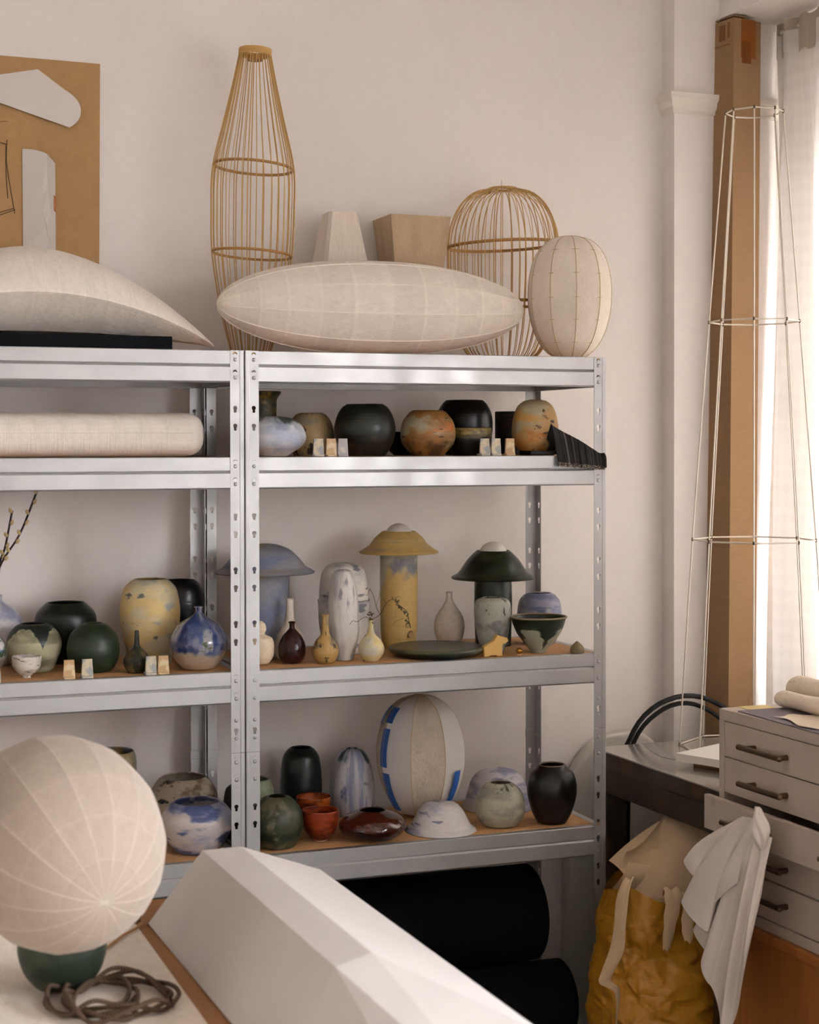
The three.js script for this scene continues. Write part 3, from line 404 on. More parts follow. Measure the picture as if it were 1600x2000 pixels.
pot('blueDome', 'lamp_shade', 'white and lilac upturned bowl behind the pale round vase', 'bowl', glaze([198, 192, 192], [[[150, 150, 172], 2, 6, 0.48, 0.66, 113], [[112, 118, 148], 3, 6, 0.64, 0.72, 114]], 0.45), { closed: true });
pot('paleRound', 'vase', 'round pale grey-green vase with small dark mouth', 'vase', glaze([172, 168, 144], [[[146, 142, 128], 5, 8, 0.48, 0.66, 115], [[86, 92, 62], 10, 5, 0.62, 0.68, 116, 0.84]], 0.42));
pot('umberVase', 'vase', 'black-brown shouldered vase at right end of fourth shelf', 'vase', glaze([44, 30, 24], [[[30, 46, 34], 4, 3, 0.35, 0.55, 117, 0.72], [[24, 20, 18], 5, 5, 0.45, 0.65, 118]], 0.3), { lip: std('#6d5a40', 0.4) });

// three mushroom lamps
const opal = phys('#e4dbd0', 0.35, { transmission: 0.15, thickness: 0 });
function lamp(stemKey, shadeKey, label, ms, mg, globe) {
  const [x, y, z, ps] = POTS[stemKey], g = thing('mushroom_lamp', label, 'lamp', [x, y, z], 'mushroom lamps on the third shelf');
  part('stem', lathe(ps, { wall: 0.005 }), ms, g);
  const sh = POTS[shadeKey][3], y0 = sh[sh.length - 1][1], prof = sh.map(([r, h]) => new THREE.Vector2(r, h));
  const sp = new THREE.SplineCurve(prof).getPoints(40), inner = sp.map((p) => new THREE.Vector2(Math.max(p.x - 0.0025, 0.001), p.y - 0.003)).reverse();
  const pts = [...sp.slice().reverse(), ...(globe ? [] : [new THREE.Vector2(0.0001, sp[0].y), new THREE.Vector2(0.0001, sp[0].y - 0.004)]), ...inner.reverse(), new THREE.Vector2(sp[sp.length - 1].x, y0)];
  const sg = new THREE.LatheGeometry(pts, 72); for (let i = 0; i < sg.attributes.uv.count; i++) sg.attributes.uv.setY(i, clamp((sg.attributes.position.getY(i) - y0) / (sp[0].y - y0), 0, 1));
  part('lamp_shade', sg.rotateY(PI), mg, g);
  part('shade_support', new THREE.CylinderGeometry(0.012, 0.012, 0.04, 16).translate(0, ps[0][1] + 0.012, 0), clay, g);
  if (globe) part('glass_globe', new THREE.SphereGeometry(globe[0], 32, 20).scale(1, 0.92, 1).translate(0, globe[1], 0), opal, g);
  return g;
}
const gBlue = glaze([138, 136, 140], [[[118, 124, 150], 2, 3, 0.44, 0.64, 121], [[150, 138, 108], 2, 4, 0.54, 0.72, 122]], 0.55), gYel = glaze([196, 162, 94], [[[180, 154, 100], 2, 4, 0.48, 0.68, 123], [[158, 144, 112], 3, 5, 0.62, 0.76, 124]], 0.5, { rings: 10 });
const gYelStem = glaze([196, 162, 96], [[[182, 174, 152], 2, 2, 0.42, 0.62, 125, 0.35], [[122, 121, 124], 3, 4, 0.46, 0.6, 126, 0.8, 0.96]], 0.5, { rings: 8 }), gGrn = glaze([42, 54, 30], [[[28, 38, 26], 4, 4, 0.45, 0.66, 127], [[62, 70, 40], 4, 6, 0.58, 0.72, 128]], 0.36, { rings: 10 });
lamp('blueStem', 'blueShade', 'grey-blue ceramic mushroom lamp behind the shelf post', gBlue, gBlue);
const yl = lamp('yellowStem', 'yellowShade', 'yellow ceramic mushroom lamp with white globe, tallest of the lamps', gYelStem, gYel, [0.034, POTS.yellowShade[3][0][1] - 0.012]);
part('switch_knob', new THREE.CylinderGeometry(0.0075, 0.009, 0.01, 20).rotateX(PI / 2).rotateY(-0.2).translate(0.014, 0.036, 0.048), std('#8a6f45', 0.35, { metalness: 0.6 }), yl);
const gl = lamp('greenStem', 'greenShade', 'dark green ceramic mushroom lamp with white globe at right', gGrn, gGrn, [0.036, POTS.greenShade[3][0][1] - 0.011]);
part('shade_edge', new THREE.TorusGeometry(POTS.greenShade[3][6][0] - 0.002, 0.0014, 6, 72).rotateX(PI / 2).translate(0, POTS.greenShade[3][6][1], 0), clay, gl);

// test tiles: little leaning slabs on a foot
function tileGeo() {
  const s = new THREE.Shape([[-0.0125, 0], [0.0125, 0], [0.0102, 0.040], [-0.0102, 0.040]].map((p) => new THREE.Vector2(...p)));
  const slab = new THREE.ExtrudeGeometry(s, { depth: 0.005, bevelEnabled: true, bevelSize: 0.0006, bevelThickness: 0.0006, bevelSegments: 1 });
  return planar(slab.translate(0, 0.0006, 0), 25);
}
const tileG = tileGeo(), tileFoot = rbox(-0.0118, 0.0118, 0, 0.005, -0.018, 0.011, 0.0012);
const tileMats = [[196, 180, 150, 150, 150, 148], [204, 184, 146, 184, 150, 106], [190, 180, 166, 160, 154, 152]].map(([a, b, c, d, e, f], i) => std(0xffffff, 0.5, { map: tex(64, 64, (u, v) => mixc([a, b, c], [d, e, f], sstep(0.35, 0.6, fbm(u, v, 3, 3, 140 + i, 4)))) }));
[[0.178, 1.562, 'leftmost tile of the three left ones on the second shelf', 0, 'left'], [0.2085, 1.562, 'middle tile of the three left ones on the second shelf', 1, 'left'], [0.236, 1.562, 'rightmost tile of the three left ones, beside the dark vase', 2, 'left'],
  [0.591, 1.562, 'leftmost tile of the three in front of the yellow-banded bowl', 3, 'right'], [0.62, 1.562, 'middle tile of the three beside the egg-shaped vase', 0, 'right'], [0.656, 1.562, 'rightmost tile of the three, nearest the egg-shaped vase', 1, 'right'],
  [-0.390, 1.0816, 'left tile of the pair before the moss green vase', 4, 'low'], [-0.351, 1.0816, 'right tile of the pair before the moss green vase', 3, 'low'], [-0.211, 1.0816, 'left tile of the pair by the cobalt bottle', 3, 'low'], [-0.183, 1.0816, 'right tile of the pair by the cobalt bottle', 4, 'low'], [-0.548, 1.0816, 'test tile at the left picture edge', 3, 'low']].forEach(([x, y, label, m, g], i) => {
  const t = thing('test_tile', 'glazed clay ' + label, 'tile', [x, y, -0.026], 'glaze test tiles on the shelves');
  part('slab', tileG, tileMats[m % 3], t).rotation.y = ((i * 37) % 11 - 5) * 0.015; part('foot', tileFoot, tileMats[m % 3], t);
});

// small things on the third shelf
{
  const o = [[-0.0224, 0], [-0.024, 0.0208], [-0.0176, 0.0256], [0, 0.0325], [0.0075, 0.0415], [0.0096, 0.0475], [0.0145, 0.0455], [0.0256, 0.0425], [0.0345, 0.0395], [0.0365, 0.0346], [0.0325, 0.031], [0.024, 0.0285], [0.0205, 0.0224], [0.0212, 0], [0.010, 0], [0.006, 0.002], [-0.008, 0.002], [-0.012, 0]];
  const s = new THREE.Shape(o.map((p) => new THREE.Vector2(...p)));
  const g = new THREE.ExtrudeGeometry(s, { depth: 0.008, bevelEnabled: true, bevelSize: 0.002, bevelThickness: 0.004, bevelSegments: 4 }).translate(0, 0.002, -0.004);
  const m = solo('animal_figurine', g, std('#cfa75e', 0.55), 'small honey-yellow carved animal figurine with raised head', 'figurine'); m.position.set(0.618, 1.0818, -0.04);
  const b = thing('brass_ball', 'small brass ball on a ring stand beside the figurine', 'ornament', [0.686, 1.0816, -0.035]);
  part('ball', new THREE.SphereGeometry(0.0078, 24, 16).translate(0, 0.0105, 0), std('#9a6f2c', 0.25, { metalness: 0.9 }), b); part('ring', new THREE.TorusGeometry(0.004, 0.0016, 8, 24).rotateX(PI / 2).translate(0, 0.0017, 0), std('#c9a66a', 0.4), b);
}
{ // pussy willow
  const bark = std('#2c1a12', 0.7), fur = std('#c3a878', 0.95), catG = new THREE.SphereGeometry(0.0052, 10, 8).scale(0.8, 1.25, 0.8);
  [[[[-0.506, 1.2, -0.352], [-0.503, 1.30, -0.33], [-0.457, 1.384, -0.31], [-0.419, 1.482, -0.3]], 'longer pussy willow branch leaning right at the left edge', 9], [[[-0.505, 1.2, -0.35], [-0.50, 1.31, -0.34], [-0.489, 1.355, -0.32], [-0.474, 1.438, -0.31]], 'shorter pussy willow branch at the left edge', 7]].forEach(([pts, label, n]) => {
    const c = curve(pts), t = thing('willow_branch', label, 'branch', [0, 0, 0], 'willow branches');
    part('stem', new THREE.TubeGeometry(c, 30, 0.0024, 6), bark, t);
    for (let i = 0; i < n; i++) { const k = 0.36 + 0.64 * (i / (n - 1)) , p = c.getPoint(Math.min(k, 1)), s = i % 2 ? 1 : -1; const m = part('catkin', catG, fur, t); m.position.set(p.x + s * 0.0042, p.y, p.z + 0.002); m.rotation.z = -s * 0.4; }
  });
  // dried twig in the bud vase
  const t = thing('dried_twig', 'thin dried twig with tiny leaves rising from the pale yellow bud vase', 'twig'), tm = std('#5a4a2c', 0.8), lm = std('#4f4d2a', 0.8, { side: THREE.DoubleSide });
  const Z = -0.058, b = (pts, r = 0.0007) => part('stem', tube(pts.map(([x, y]) => [x, y, Z + (x - 0.318) * 0.1]), r, 24, 5), tm, t);
  b([[0.318, 1.15], [0.319, 1.178], [0.338, 1.191], [0.353, 1.217], [0.369, 1.226], [0.382, 1.213], [0.401, 1.198], [0.408, 1.175], [0.411, 1.158]], 0.0009);
  b([[0.338, 1.191], [0.329, 1.21], [0.322, 1.236], [0.314, 1.252]]); b([[0.353, 1.217], [0.346, 1.228], [0.342, 1.238]], 0.0005); b([[0.329, 1.21], [0.337, 1.238], [0.336, 1.246]], 0.0005);
  b([[0.318, 1.178], [0.302, 1.186], [0.285, 1.176], [0.272, 1.178], [0.265, 1.168]], 0.0006); b([[0.369, 1.226], [0.377, 1.231], [0.384, 1.232]], 0.0005); b([[0.314, 1.252], [0.309, 1.24], [0.305, 1.236]], 0.0005); b([[0.395, 1.18], [0.38, 1.176], [0.37, 1.168]], 0.0005);
  const leaf = new THREE.SphereGeometry(0.0032, 6, 4).scale(1.6, 0.6, 0.3);
  for (let i = 0; i < 26; i++) { const k = i / 25, p = curve([[0.372, 1.226, Z], [0.39, 1.208, Z], [0.403, 1.19, Z], [0.409, 1.168, Z], [0.411, 1.156, Z]]).getPoint(k), m = part('leaf', leaf, lm, t); m.position.set(p.x + rnd(-0.006, 0.006), p.y + rnd(-0.003, 0.003), p.z + rnd(-0.004, 0.004)); m.rotation.set(0, rnd(-1, 1), rnd(-1.5, 1.5)); }
  for (let i = 0; i < 9; i++) { const m = part('leaf', leaf, lm, t); m.position.set(0.316 + rnd(-0.006, 0.004), 1.183 + rnd(-0.012, 0.014), Z + rnd(-0.004, 0.004)); m.rotation.z = rnd(-1.5, 1.5); }
}
{ // the striped dark cloth folded over the right end of the second shelf
  const ct = tex(512, 64, (u, v) => { const s = vnoise(u * 70, 0.5, 70, 2, 151), f = fbm(u, v, 120, 10, 153, 2); const k = s > 0.74 ? 95 : 20 + f * 22; return [k * 1.05, k * 0.95, k * 0.9]; });
  const fr = tex(256, 64, (u, v) => { const k = fbm(u, v, 60, 12, 157, 3) > 0.56 ? 150 : 26; return [k, k * 0.9, k * 0.8]; });
  const c = thing('folded_cloth', 'black cloth with thin pale stripes draped over the shelf edge', 'cloth', [0.825, 1.562, 0]);
  const top = (u) => { const x = lerp(-0.062, 0.063, u); return u < 0.02 ? 0.078 : Math.max(0.0755 * (1 - u * 0.985), 0.001); };
  const body = surf(48, 14, (u, v) => { // over the shelf and down in front of the beam
    const x = lerp(-0.062, 0.063, u), h = top(u), w = 0.0012 * Math.sin(u * 40) + 0.0008 * Math.sin(u * 91);
    if (v < 0.55) { const k = v / 0.55; return [x + 0.002 * k, lerp(h, 0.006, k), lerp(lerp(-0.02, 0.005, sstep(0.1, 0.6, u)), 0.007, Math.pow(k, 0.7)) + w]; }
    const k = (v - 0.55) / 0.45; return [x + 0.002 + 0.002 * k, lerp(0.006, -0.021 - 0.011 * u, k), 0.007 + 0.005 * Math.sin(k * PI * 0.5) + w];
  });
  const backS = surf(24, 6, (u, v) => { const x = lerp(-0.062, 0.063, u); return [x, lerp(top(u), 0.002, v), lerp(lerp(-0.02, 0.005, sstep(0.1, 0.6, u)), u > 0.72 ? 0.0035 : -0.07, v)]; });
  const clothM = std(0xffffff, 0.95, { map: ct, side: THREE.DoubleSide });
  part('fabric', merge([body, backS]), clothM, c);
  part('frayed_edge', surf(60, 3, (u, v) => [lerp(-0.06, 0.066, u), -0.015 - 0.011 * u - 0.008 * v - (v > 0.6 ? rnd(0, 0.003) : 0), 0.0135 + 0.001 * Math.sin(u * 60)]), std(0xffffff, 0.95, { map: fr, side: THREE.DoubleSide }), c);
  part('rolled_end', tube([[0.064, 0.004, 0.006], [0.066, 0.0, 0.009], [0.067, -0.006, 0.011], [0.067, -0.02, 0.012], [0.067, -0.03, 0.0125]], 0.0045, 16, 8), blackMat, c);
  part('under_fold', rbox(-0.115, -0.05, 0.0005, 0.012, -0.09, -0.02, 0.004), blackMat, c);
}

// ---------- paper lanterns and bamboo frames on the top shelf ----------
const TOP = 1.8;
// gores of paper between n ribs about the y axis; prof(t) -> [radius, height]; nearly flat across each gore
function goreGeo(n, prof, rows, cols = 6, bulge = 0.35, uvs = [1, 1]) {
  const a = PI / n, g = surf(cols, rows, (u, v) => {
    const [r, y] = prof(v), th = lerp(-a, a, u), flat = Math.cos(a) / Math.cos(th), k = lerp(flat, 1, bulge);
    return [r * k * Math.sin(th), y, r * k * Math.cos(th)];
  });
  for (let i = 0; i < g.attributes.uv.count; i++) g.attributes.uv.setXY(i, g.attributes.uv.getX(i) * uvs[0], g.attributes.uv.getY(i) * uvs[1]);
  return g;
}
function addGores(parent, n, prof, rows, mats, o = {}) {
  const g = goreGeo(n, prof, rows, o.cols, o.bulge, o.uvs);
  for (let i = 0; i < n; i++) part('paper_panel', g, mats[i % mats.length], parent).rotation.y = (i + 0.5) * 2 * PI / n;
}
function ribs(parent, n, prof, r, mat, rows = 32, name = 'rib', lift = 0.0004) {
  const pts = []; for (let i = 0; i <= rows; i++) { const [q, y] = prof(i / rows); pts.push(V(0, y, q + lift)); }
  const g = new THREE.TubeGeometry(new THREE.CatmullRomCurve3(pts), rows, r, 5);
  for (let i = 0; i < n; i++) part(name, g, mat, parent).rotation.y = i * 2 * PI / n;
}
function polyRing(parent, n, R, y, r, mat, name = 'hoop') { // hoop that follows the flat gores
  const pts = []; for (let i = 0; i < n; i++) pts.push([R * Math.sin(i * 2 * PI / n), y, R * Math.cos(i * 2 * PI / n)]);
  const c = new THREE.CurvePath(); for (let i = 0; i < n; i++) c.add(new THREE.LineCurve3(V(...pts[i]), V(...pts[(i + 1) % n])));
  return part(name, new THREE.TubeGeometry(c, n * 4, r, 5), mat, parent);
}
// strips of paper pasted round the form leave paler overlaps where they meet
const strips = {}, stripTex = (rows, sd, w = 0.1, su = 4, sv = 40) => strips[rows] ??= tex(256, 512, (u, v) => {
  const n = fbm(u, v, su, sv, sd, 4), f = fbm(u, v, su * 6, sv * 6, sd + 2, 2), p = (v * rows) % 1, row = Math.floor(v * rows);
  const k = (n - 0.5) * 16 + (f - 0.5) * 12 + (hash(row, 3, sd) - 0.5) * 6 + (rows > 1 && p < w ? 6 : 0) - (Math.abs(fbm(u, v, su, sv, sd + 7, 4) - 0.5) < 0.004 ? 10 : 0) + (u < 0.04 || u > 0.96 ? 5 : 0);
  return [241 + k, 229 + k, 214 + k * 1.05];
});
{ // long ellipsoid
  const mats = [0, 1].map((i) => phys(0xffffff, 0.92, { map: stripTex(14, 201, 0.1, 3, 32), bumpMap: pb(1, 10), bumpScale: 0.0004, transmission: 0.22, thickness: 0, side: THREE.DoubleSide }));
  const l = thing('paper_lantern', 'long horizontal ellipsoid paper lantern lying across the right top shelf', 'lantern', [0.349, TOP + 0.1135, -0.118]);
  const prof = (t) => { const s = Math.cos(t * PI), k = Math.pow(Math.max(0, 1 - Math.pow(Math.abs(s), 2.15)), 0.53); return [Math.max(0.1125 * k, 0.0004), 0.384 * s]; };
  addGores(l, 10, prof, 48, mats, { bulge: 0.7, cols: 8 });
  ribs(l, 10, prof, 0.0011, seamMat, 48, 'seam');
  l.rotation.set(0.2, 0, PI / 2 + 0.004);
}
{ // upright egg at the right
  const l = thing('paper_lantern', 'upright egg-shaped paper lantern with a grid of cane ribs at right end', 'lantern', [0.848, TOP, -0.092]);
  const mats = [0, 1, 2].map((i) => phys(0xffffff, 0.92, { map: tex(256, 256, (u, v) => { const k = (fbm(u, v, 3, 14, 231 + i, 4) - 0.5) * 14 + (fbm(u, v, 20, 100, 233, 2) - 0.5) * 8; return [241 + k, 229 + k, 213 + k]; }), bumpMap: pb(1, 5), bumpScale: 0.0006, transmission: 0.26, thickness: 0, side: THREE.DoubleSide }));
  const key = [[0.036, 0.002], [0.062, 0.022], [0.085, 0.058], [0.099, 0.105], [0.1035, 0.155], [0.1, 0.205], [0.086, 0.253], [0.06, 0.285], [0.03, 0.298], [0.0008, 0.302]];
  const sp = new THREE.SplineCurve(key.map((k) => new THREE.Vector2(...k))), prof = (t) => { const p = sp.getPoint(t); return [Math.max(p.x, 0.0006), p.y]; };
  addGores(l, 10, prof, 30, mats, { bulge: 0.45 });
  const rib = std('#c2a878', 0.8);
  ribs(l, 10, prof, 0.0011, rib, 30, 'rib', 0.0002);
  for (const t of [0.16, 0.3, 0.42, 0.55, 0.69]) { const [r, y] = prof(t); polyRing(l, 10, r, y, 0.001, rib); }
  l.rotation.y = 0.34;
}
function splints(parent, n, keys, r, mats, base = 'splint') {
  const c = new THREE.CatmullRomCurve3(keys.map(([q, y]) => V(0, y, q)), false, 'catmullrom', 0.5), gs = [new THREE.TubeGeometry(c, 40, r, 6), new THREE.TubeGeometry(c, 40, r * 0.8, 6)];
  for (let i = 0; i < n; i++) { const m = part(base, gs[i % 2], mats[i % mats.length], parent); m.rotation.y = (i + rnd(-0.18, 0.18)) * 2 * PI / n; }
}
const canes = [cane, std('#c39b58', 0.5), std('#b98d49', 0.5), std('#d0ac6c', 0.55)];
const band = (r, y, h, t, tilt) => new THREE.LatheGeometry([[r - t, y - h / 2], [r, y - h / 2], [r + 0.0005, y], [r, y + h / 2], [r - t, y + h / 2], [r - t, y - h / 2]].map((p) => new THREE.Vector2(...p)), 64).translate(0, -y, 0).rotateZ(tilt).translate(0, y, 0);
{ // tall bottle-shaped bamboo frame
  const b = thing('bamboo_frame', 'tall bottle-shaped bamboo lantern frame standing against the wall', 'lantern frame', [0.091, TOP, -0.292]);
  splints(b, 34, [[0.045, 0.003], [0.058, 0.05], [0.078, 0.13], [0.097, 0.25], [0.1008, 0.355], [0.0985, 0.458], [0.0735, 0.57], [0.053, 0.66], [0.037, 0.74]], 0.00135, canes);
  part('hoop', band(0.0985, 0.25, 0.006, 0.004, -0.05), caneDark, b); part('hoop', band(0.0965, 0.46, 0.006, 0.004, -0.06), caneDark, b); part('hoop', band(0.046, 0.006, 0.006, 0.003, 0), caneDark, b);
  part('top_collar', band(0.0395, 0.737, 0.016, 0.003, -0.02), cane, b); part('top_plug', new THREE.CylinderGeometry(0.02, 0.02, 0.012, 28).translate(0, 0.724, 0), caneDark, b);
  b.rotation.z = -0.018;
}
{ // domed bamboo cage
  const b = thing('bamboo_frame', 'domed birdcage-like bamboo lantern frame behind the egg lantern', 'lantern frame', [0.766, TOP, -0.312]);
  splints(b, 44, [[0.062, 0.003], [0.085, 0.014], [0.105, 0.04], [0.127, 0.1], [0.14, 0.19], [0.1435, 0.285], [0.138, 0.34], [0.116, 0.395], [0.08, 0.432], [0.032, 0.444]], 0.0014, canes);
  part('hoop', band(0.1435, 0.3, 0.0075, 0.004, 0.045), caneDark, b); part('hoop', band(0.132, 0.15, 0.0075, 0.004, 0.02), caneDark, b); part('hoop', band(0.064, 0.006, 0.006, 0.004, 0), caneDark, b);
  part('top_collar', band(0.036, 0.445, 0.006, 0.012, 0), cane, b); part('tip', new THREE.CylinderGeometry(0.0006, 0.0008, 0.022, 6).translate(-0.004, 0.457, 0), cane, b);
}
// faceted paper shades: a ring of corners at the top and at the foot, one panel for each side
function faceted(group, top, foot, y0, y1, mats) {
  const n = top.length;
  for (let i = 0; i < n; i++) {
    const j = (i + 1) % n, q = (u, v) => { const a = [lerp(foot[i][0], foot[j][0], u), lerp(foot[i][1], foot[j][1], u)], b = [lerp(top[i][0], top[j][0], u), lerp(top[i][1], top[j][1], u)]; return [lerp(a[0], b[0], v), lerp(y0, y1, v), lerp(a[1], b[1], v)]; };
    part('paper_panel', surf(2, 4, q), mats[i % mats.length], group);
  }
}
const cham = (a, b, c) => [[-a + c, b], [a - c, b], [a, b - c], [a, -b + c], [a - c, -b], [-a + c, -b], [-a, -b + c], [-a, b - c]];
faceted(thing('faceted_paper_form', 'small pale faceted paper form peeping over the long lantern', 'paper form', [0.335, TOP, -0.345]), cham(0.0365, 0.0365, 0.007), cham(0.098, 0.098, 0.014), 0.002, 0.366, [paper]);
{
  const tan = std(0xffffff, 0.92, { map: tex(256, 256, (u, v) => { const k = (fbm(u, v, 5, 5, 251, 4) - 0.5) * 20 + (fbm(u, v, 60, 60, 253, 2) - 0.5) * 12; return [192 + k, 166 + k, 134 + k]; }), bumpMap: paperBump, bumpScale: 0.001, side: THREE.DoubleSide });
  faceted(thing('faceted_paper_form', 'tan square paper form widening upwards beside the domed bamboo frame', 'paper form', [0.537, TOP, -0.372]), cham(0.081, 0.07, 0.001), cham(0.04, 0.035, 0.001), 0.002, 0.366, [tan]);
}
{ // the boat-shaped canopy and the black tray under it
  const c = thing('paper_canopy', 'large boat-shaped paper canopy with pointed tip on the left top shelf', 'canopy', [-0.45, TOP + 0.006, -0.185]);
  const Lh = 0.424, e = (t, p) => Math.pow(Math.max(0, 1 - Math.pow(Math.abs(t), p)), 1), w = (t) => 0.15 * Math.pow(Math.max(0, 1 - t * t), 0.75);
  const crease = (t) => 0.013 + 0.102 * e(t, 1.9), ridge = (t) => 0.015 + 0.215 * e(t, 1.8), foot = (t) => 0.011 + 0.026 * e(t, 2.6);
  const mat = [0, 1].map((i) => phys(0xffffff, 0.92, { map: stripTex(4, 261, 0.03, 4, 12), bumpMap: paperBump, bumpScale: 0.0015, transmission: 0.14, thickness: 0, side: THREE.DoubleSide }));
  for (const [t0, t1] of [[-1, -0.02], [-0.02, 0.5], [0.5, 1]]) for (const s of [1, -1]) {
    part('paper_panel', surf(12, 24, (u, v) => { const t = lerp(t0, t1, v), q = u * PI / 2; return [t * Lh, lerp(crease(t), ridge(t), Math.sin(q) * 0.8 + 0.2 * u), s * w(t) * (0.75 * Math.cos(q) + 0.25 * (1 - u))]; }), mat[s > 0 ? 0 : 1], c);
    part('paper_panel', surf(10, 24, (u, v) => { const t = lerp(t0, t1, v); return [t * Lh, lerp(crease(t), foot(t), u) - 0.006 * Math.sin(u * PI) * e(t, 2), s * w(t) * (1 - 0.72 * u)]; }), mat[1], c);
  }
  part('paper_panel', surf(6, 40, (u, v) => { const t = lerp(-1, 1, v); return [t * Lh, foot(t), lerp(-1, 1, u) * w(t) * 0.28]; }), mat[1], c);
  solo('tray', merge([rbox(-0.87, -0.155, TOP, TOP + 0.004, -0.34, -0.045, 0.0015), rbox(-0.87, -0.155, TOP + 0.002, TOP + 0.031, -0.05, -0.045, 0.0015), rbox(-0.87, -0.155, TOP + 0.002, TOP + 0.031, -0.34, -0.335, 0.0015), rbox(-0.16, -0.155, TOP + 0.002, TOP + 0.031, -0.34, -0.045, 0.0015), rbox(-0.87, -0.865, TOP + 0.002, TOP + 0.031, -0.34, -0.045, 0.0015)]), phys('#06080e', 0.7, { specularIntensity: 0.25 }), 'shallow black tray under the boat-shaped paper canopy', 'tray');
}
{ // pillow-shaped long lantern, left second shelf
  const l = thing('paper_lantern', 'long pillow-shaped paper lantern with rounded end on the left second shelf', 'lantern', [-0.463, 1.5628, -0.115]);
  const hx = 0.39, hy = 0.0497, hz = 0.072, rx = 0.055, sec = (q, k) => { const e = 2 / 3.2, c = Math.cos(q), s = Math.sin(q); return [hy * k * Math.sign(s) * Math.pow(Math.abs(s), e), hz * k * Math.sign(c) * Math.pow(Math.abs(c), e)]; };
  const at = (t) => { const x = t * hx, d = Math.max(0, Math.abs(x) - (hx - rx)) / rx; return [x, Math.pow(Math.max(0, 1 - Math.pow(d, 2.6)), 1 / 2.6)]; };
  const m = [0, 1, 2].map((i) => phys(0xffffff, 0.92, { map: stripTex(1, 271, 0.02, 16, 2), bumpMap: paperBump, bumpScale: 0.001, transmission: 0.2, thickness: 0, side: THREE.DoubleSide }));
  const cuts = [-1]; for (let x = -0.335; x < 0.34; x += 0.0573) cuts.push(x / hx); cuts.push(1);
  for (let i = 0; i + 1 < cuts.length; i++) {
    const end = i === 0 || i + 2 === cuts.length;
    part('paper_panel', surf(48, end ? 14 : 2, (u, v) => { const t = lerp(cuts[i], cuts[i + 1], end ? (i ? Math.sin(v * PI / 2) : 1 - Math.cos(v * PI / 2)) : v), [x, k] = at(t), [y, z] = sec(u * 2 * PI, Math.max(k, 0.001)); return [x, hy + y, z]; }), m[i % 3], l);
    if (i) { const [x, k] = at(cuts[i]), pts = []; for (let j = 0; j < 40; j++) { const [y, z] = sec(j / 40 * 2 * PI, k); pts.push([x, Math.max(hy + y * 1.004, 0.0012), z * 1.004]); } part('seam', tube(pts, 0.0006, 80, 4, true), seamMat, l); }
  }
  const line = []; for (let j = 0; j <= 24; j++) { const [x, k] = at(lerp(-0.93, 0.99, j / 24)); line.push([x, hy + 0.004, hz * k * 1.003]); } part('seam', tube(line, 0.0009, 60, 4), seamMat, l);
}
{ // paper lantern with white card panels and blue tape, fourth shelf
  const l = thing('paper_lantern', 'half-finished ribbed paper lantern with white panels and blue tape', 'lantern', [0.517, 0.6615, -0.262]);
  const key = [[0.046, 0.001], [0.075, 0.03], [0.1, 0.08], [0.1115, 0.14], [0.108, 0.195], [0.09, 0.25], [0.062, 0.283], [0.03, 0.2985], [0.0008, 0.303]], sp = new THREE.SplineCurve(key.map((k) => new THREE.Vector2(...k)));
  const prof = (t) => { const p = sp.getPoint(t); return [Math.max(p.x, 0.0006), p.y]; }, n = 8;
  const bare = phys(0xffffff, 0.92, { map: tex(256, 256, (u, v) => { const k = (fbm(u, v, 3, 14, 281, 5) - 0.5) * 30 - (Math.abs(fbm(u, v, 3, 13, 283, 4) - 0.5) < 0.008 ? 14 : 0); return [216 + k, 200 + k, 180 + k]; }), bumpMap: pb(1, 4), bumpScale: 0.0014, transmission: 0.15, thickness: 0, side: THREE.DoubleSide }), white = std('#ded7cf', 0.7, { side: THREE.DoubleSide });
  const g = goreGeo(n, prof, 30, 6, 0.1), gw = goreGeo(n, (t) => { const [r, y] = prof(lerp(0.06, 0.985, t)); return [r + 0.0012, y]; }, 30, 6, 0.1), rib = std('#c8b184', 0.8);
  for (let i = 0; i < n; i++) { const covered = i === 1 || i === 7; part(covered ? 'card_panel' : 'paper_panel', covered ? gw : g, covered ? white : bare, l).rotation.y = (i + 0.5) * 2 * PI / n; }
  ribs(l, n, prof, 0.0011, rib, 30);
  { const [r, y] = prof(0.42); polyRing(l, n, r - 0.0008, y, 0.0008, seamMat); }
  const blue = std('#2a62b4', 0.6, { side: THREE.DoubleSide }), strip = (a, t0, t1, w) => part('blue_tape', surf(2, 10, (u, v) => { const [r, y] = prof(lerp(t0, t1, v)), th = a + (u - 0.5) * w / r; return [(r * 0.985 + 0.0028) * Math.sin(th), y, (r * 0.985 + 0.0028) * Math.cos(th)]; }), blue, l);
  const A = -0.74; strip(A, 0.60, 0.72, 0.026); strip(A, 0.36, 0.57, 0.026); strip(A + 0.04, 0.10, 0.33, 0.028); strip(A - 0.5, 0.58, 0.72, 0.022); strip(1.2, 0.17, 0.34, 0.026);
  l.rotation.y = -0.567;
}

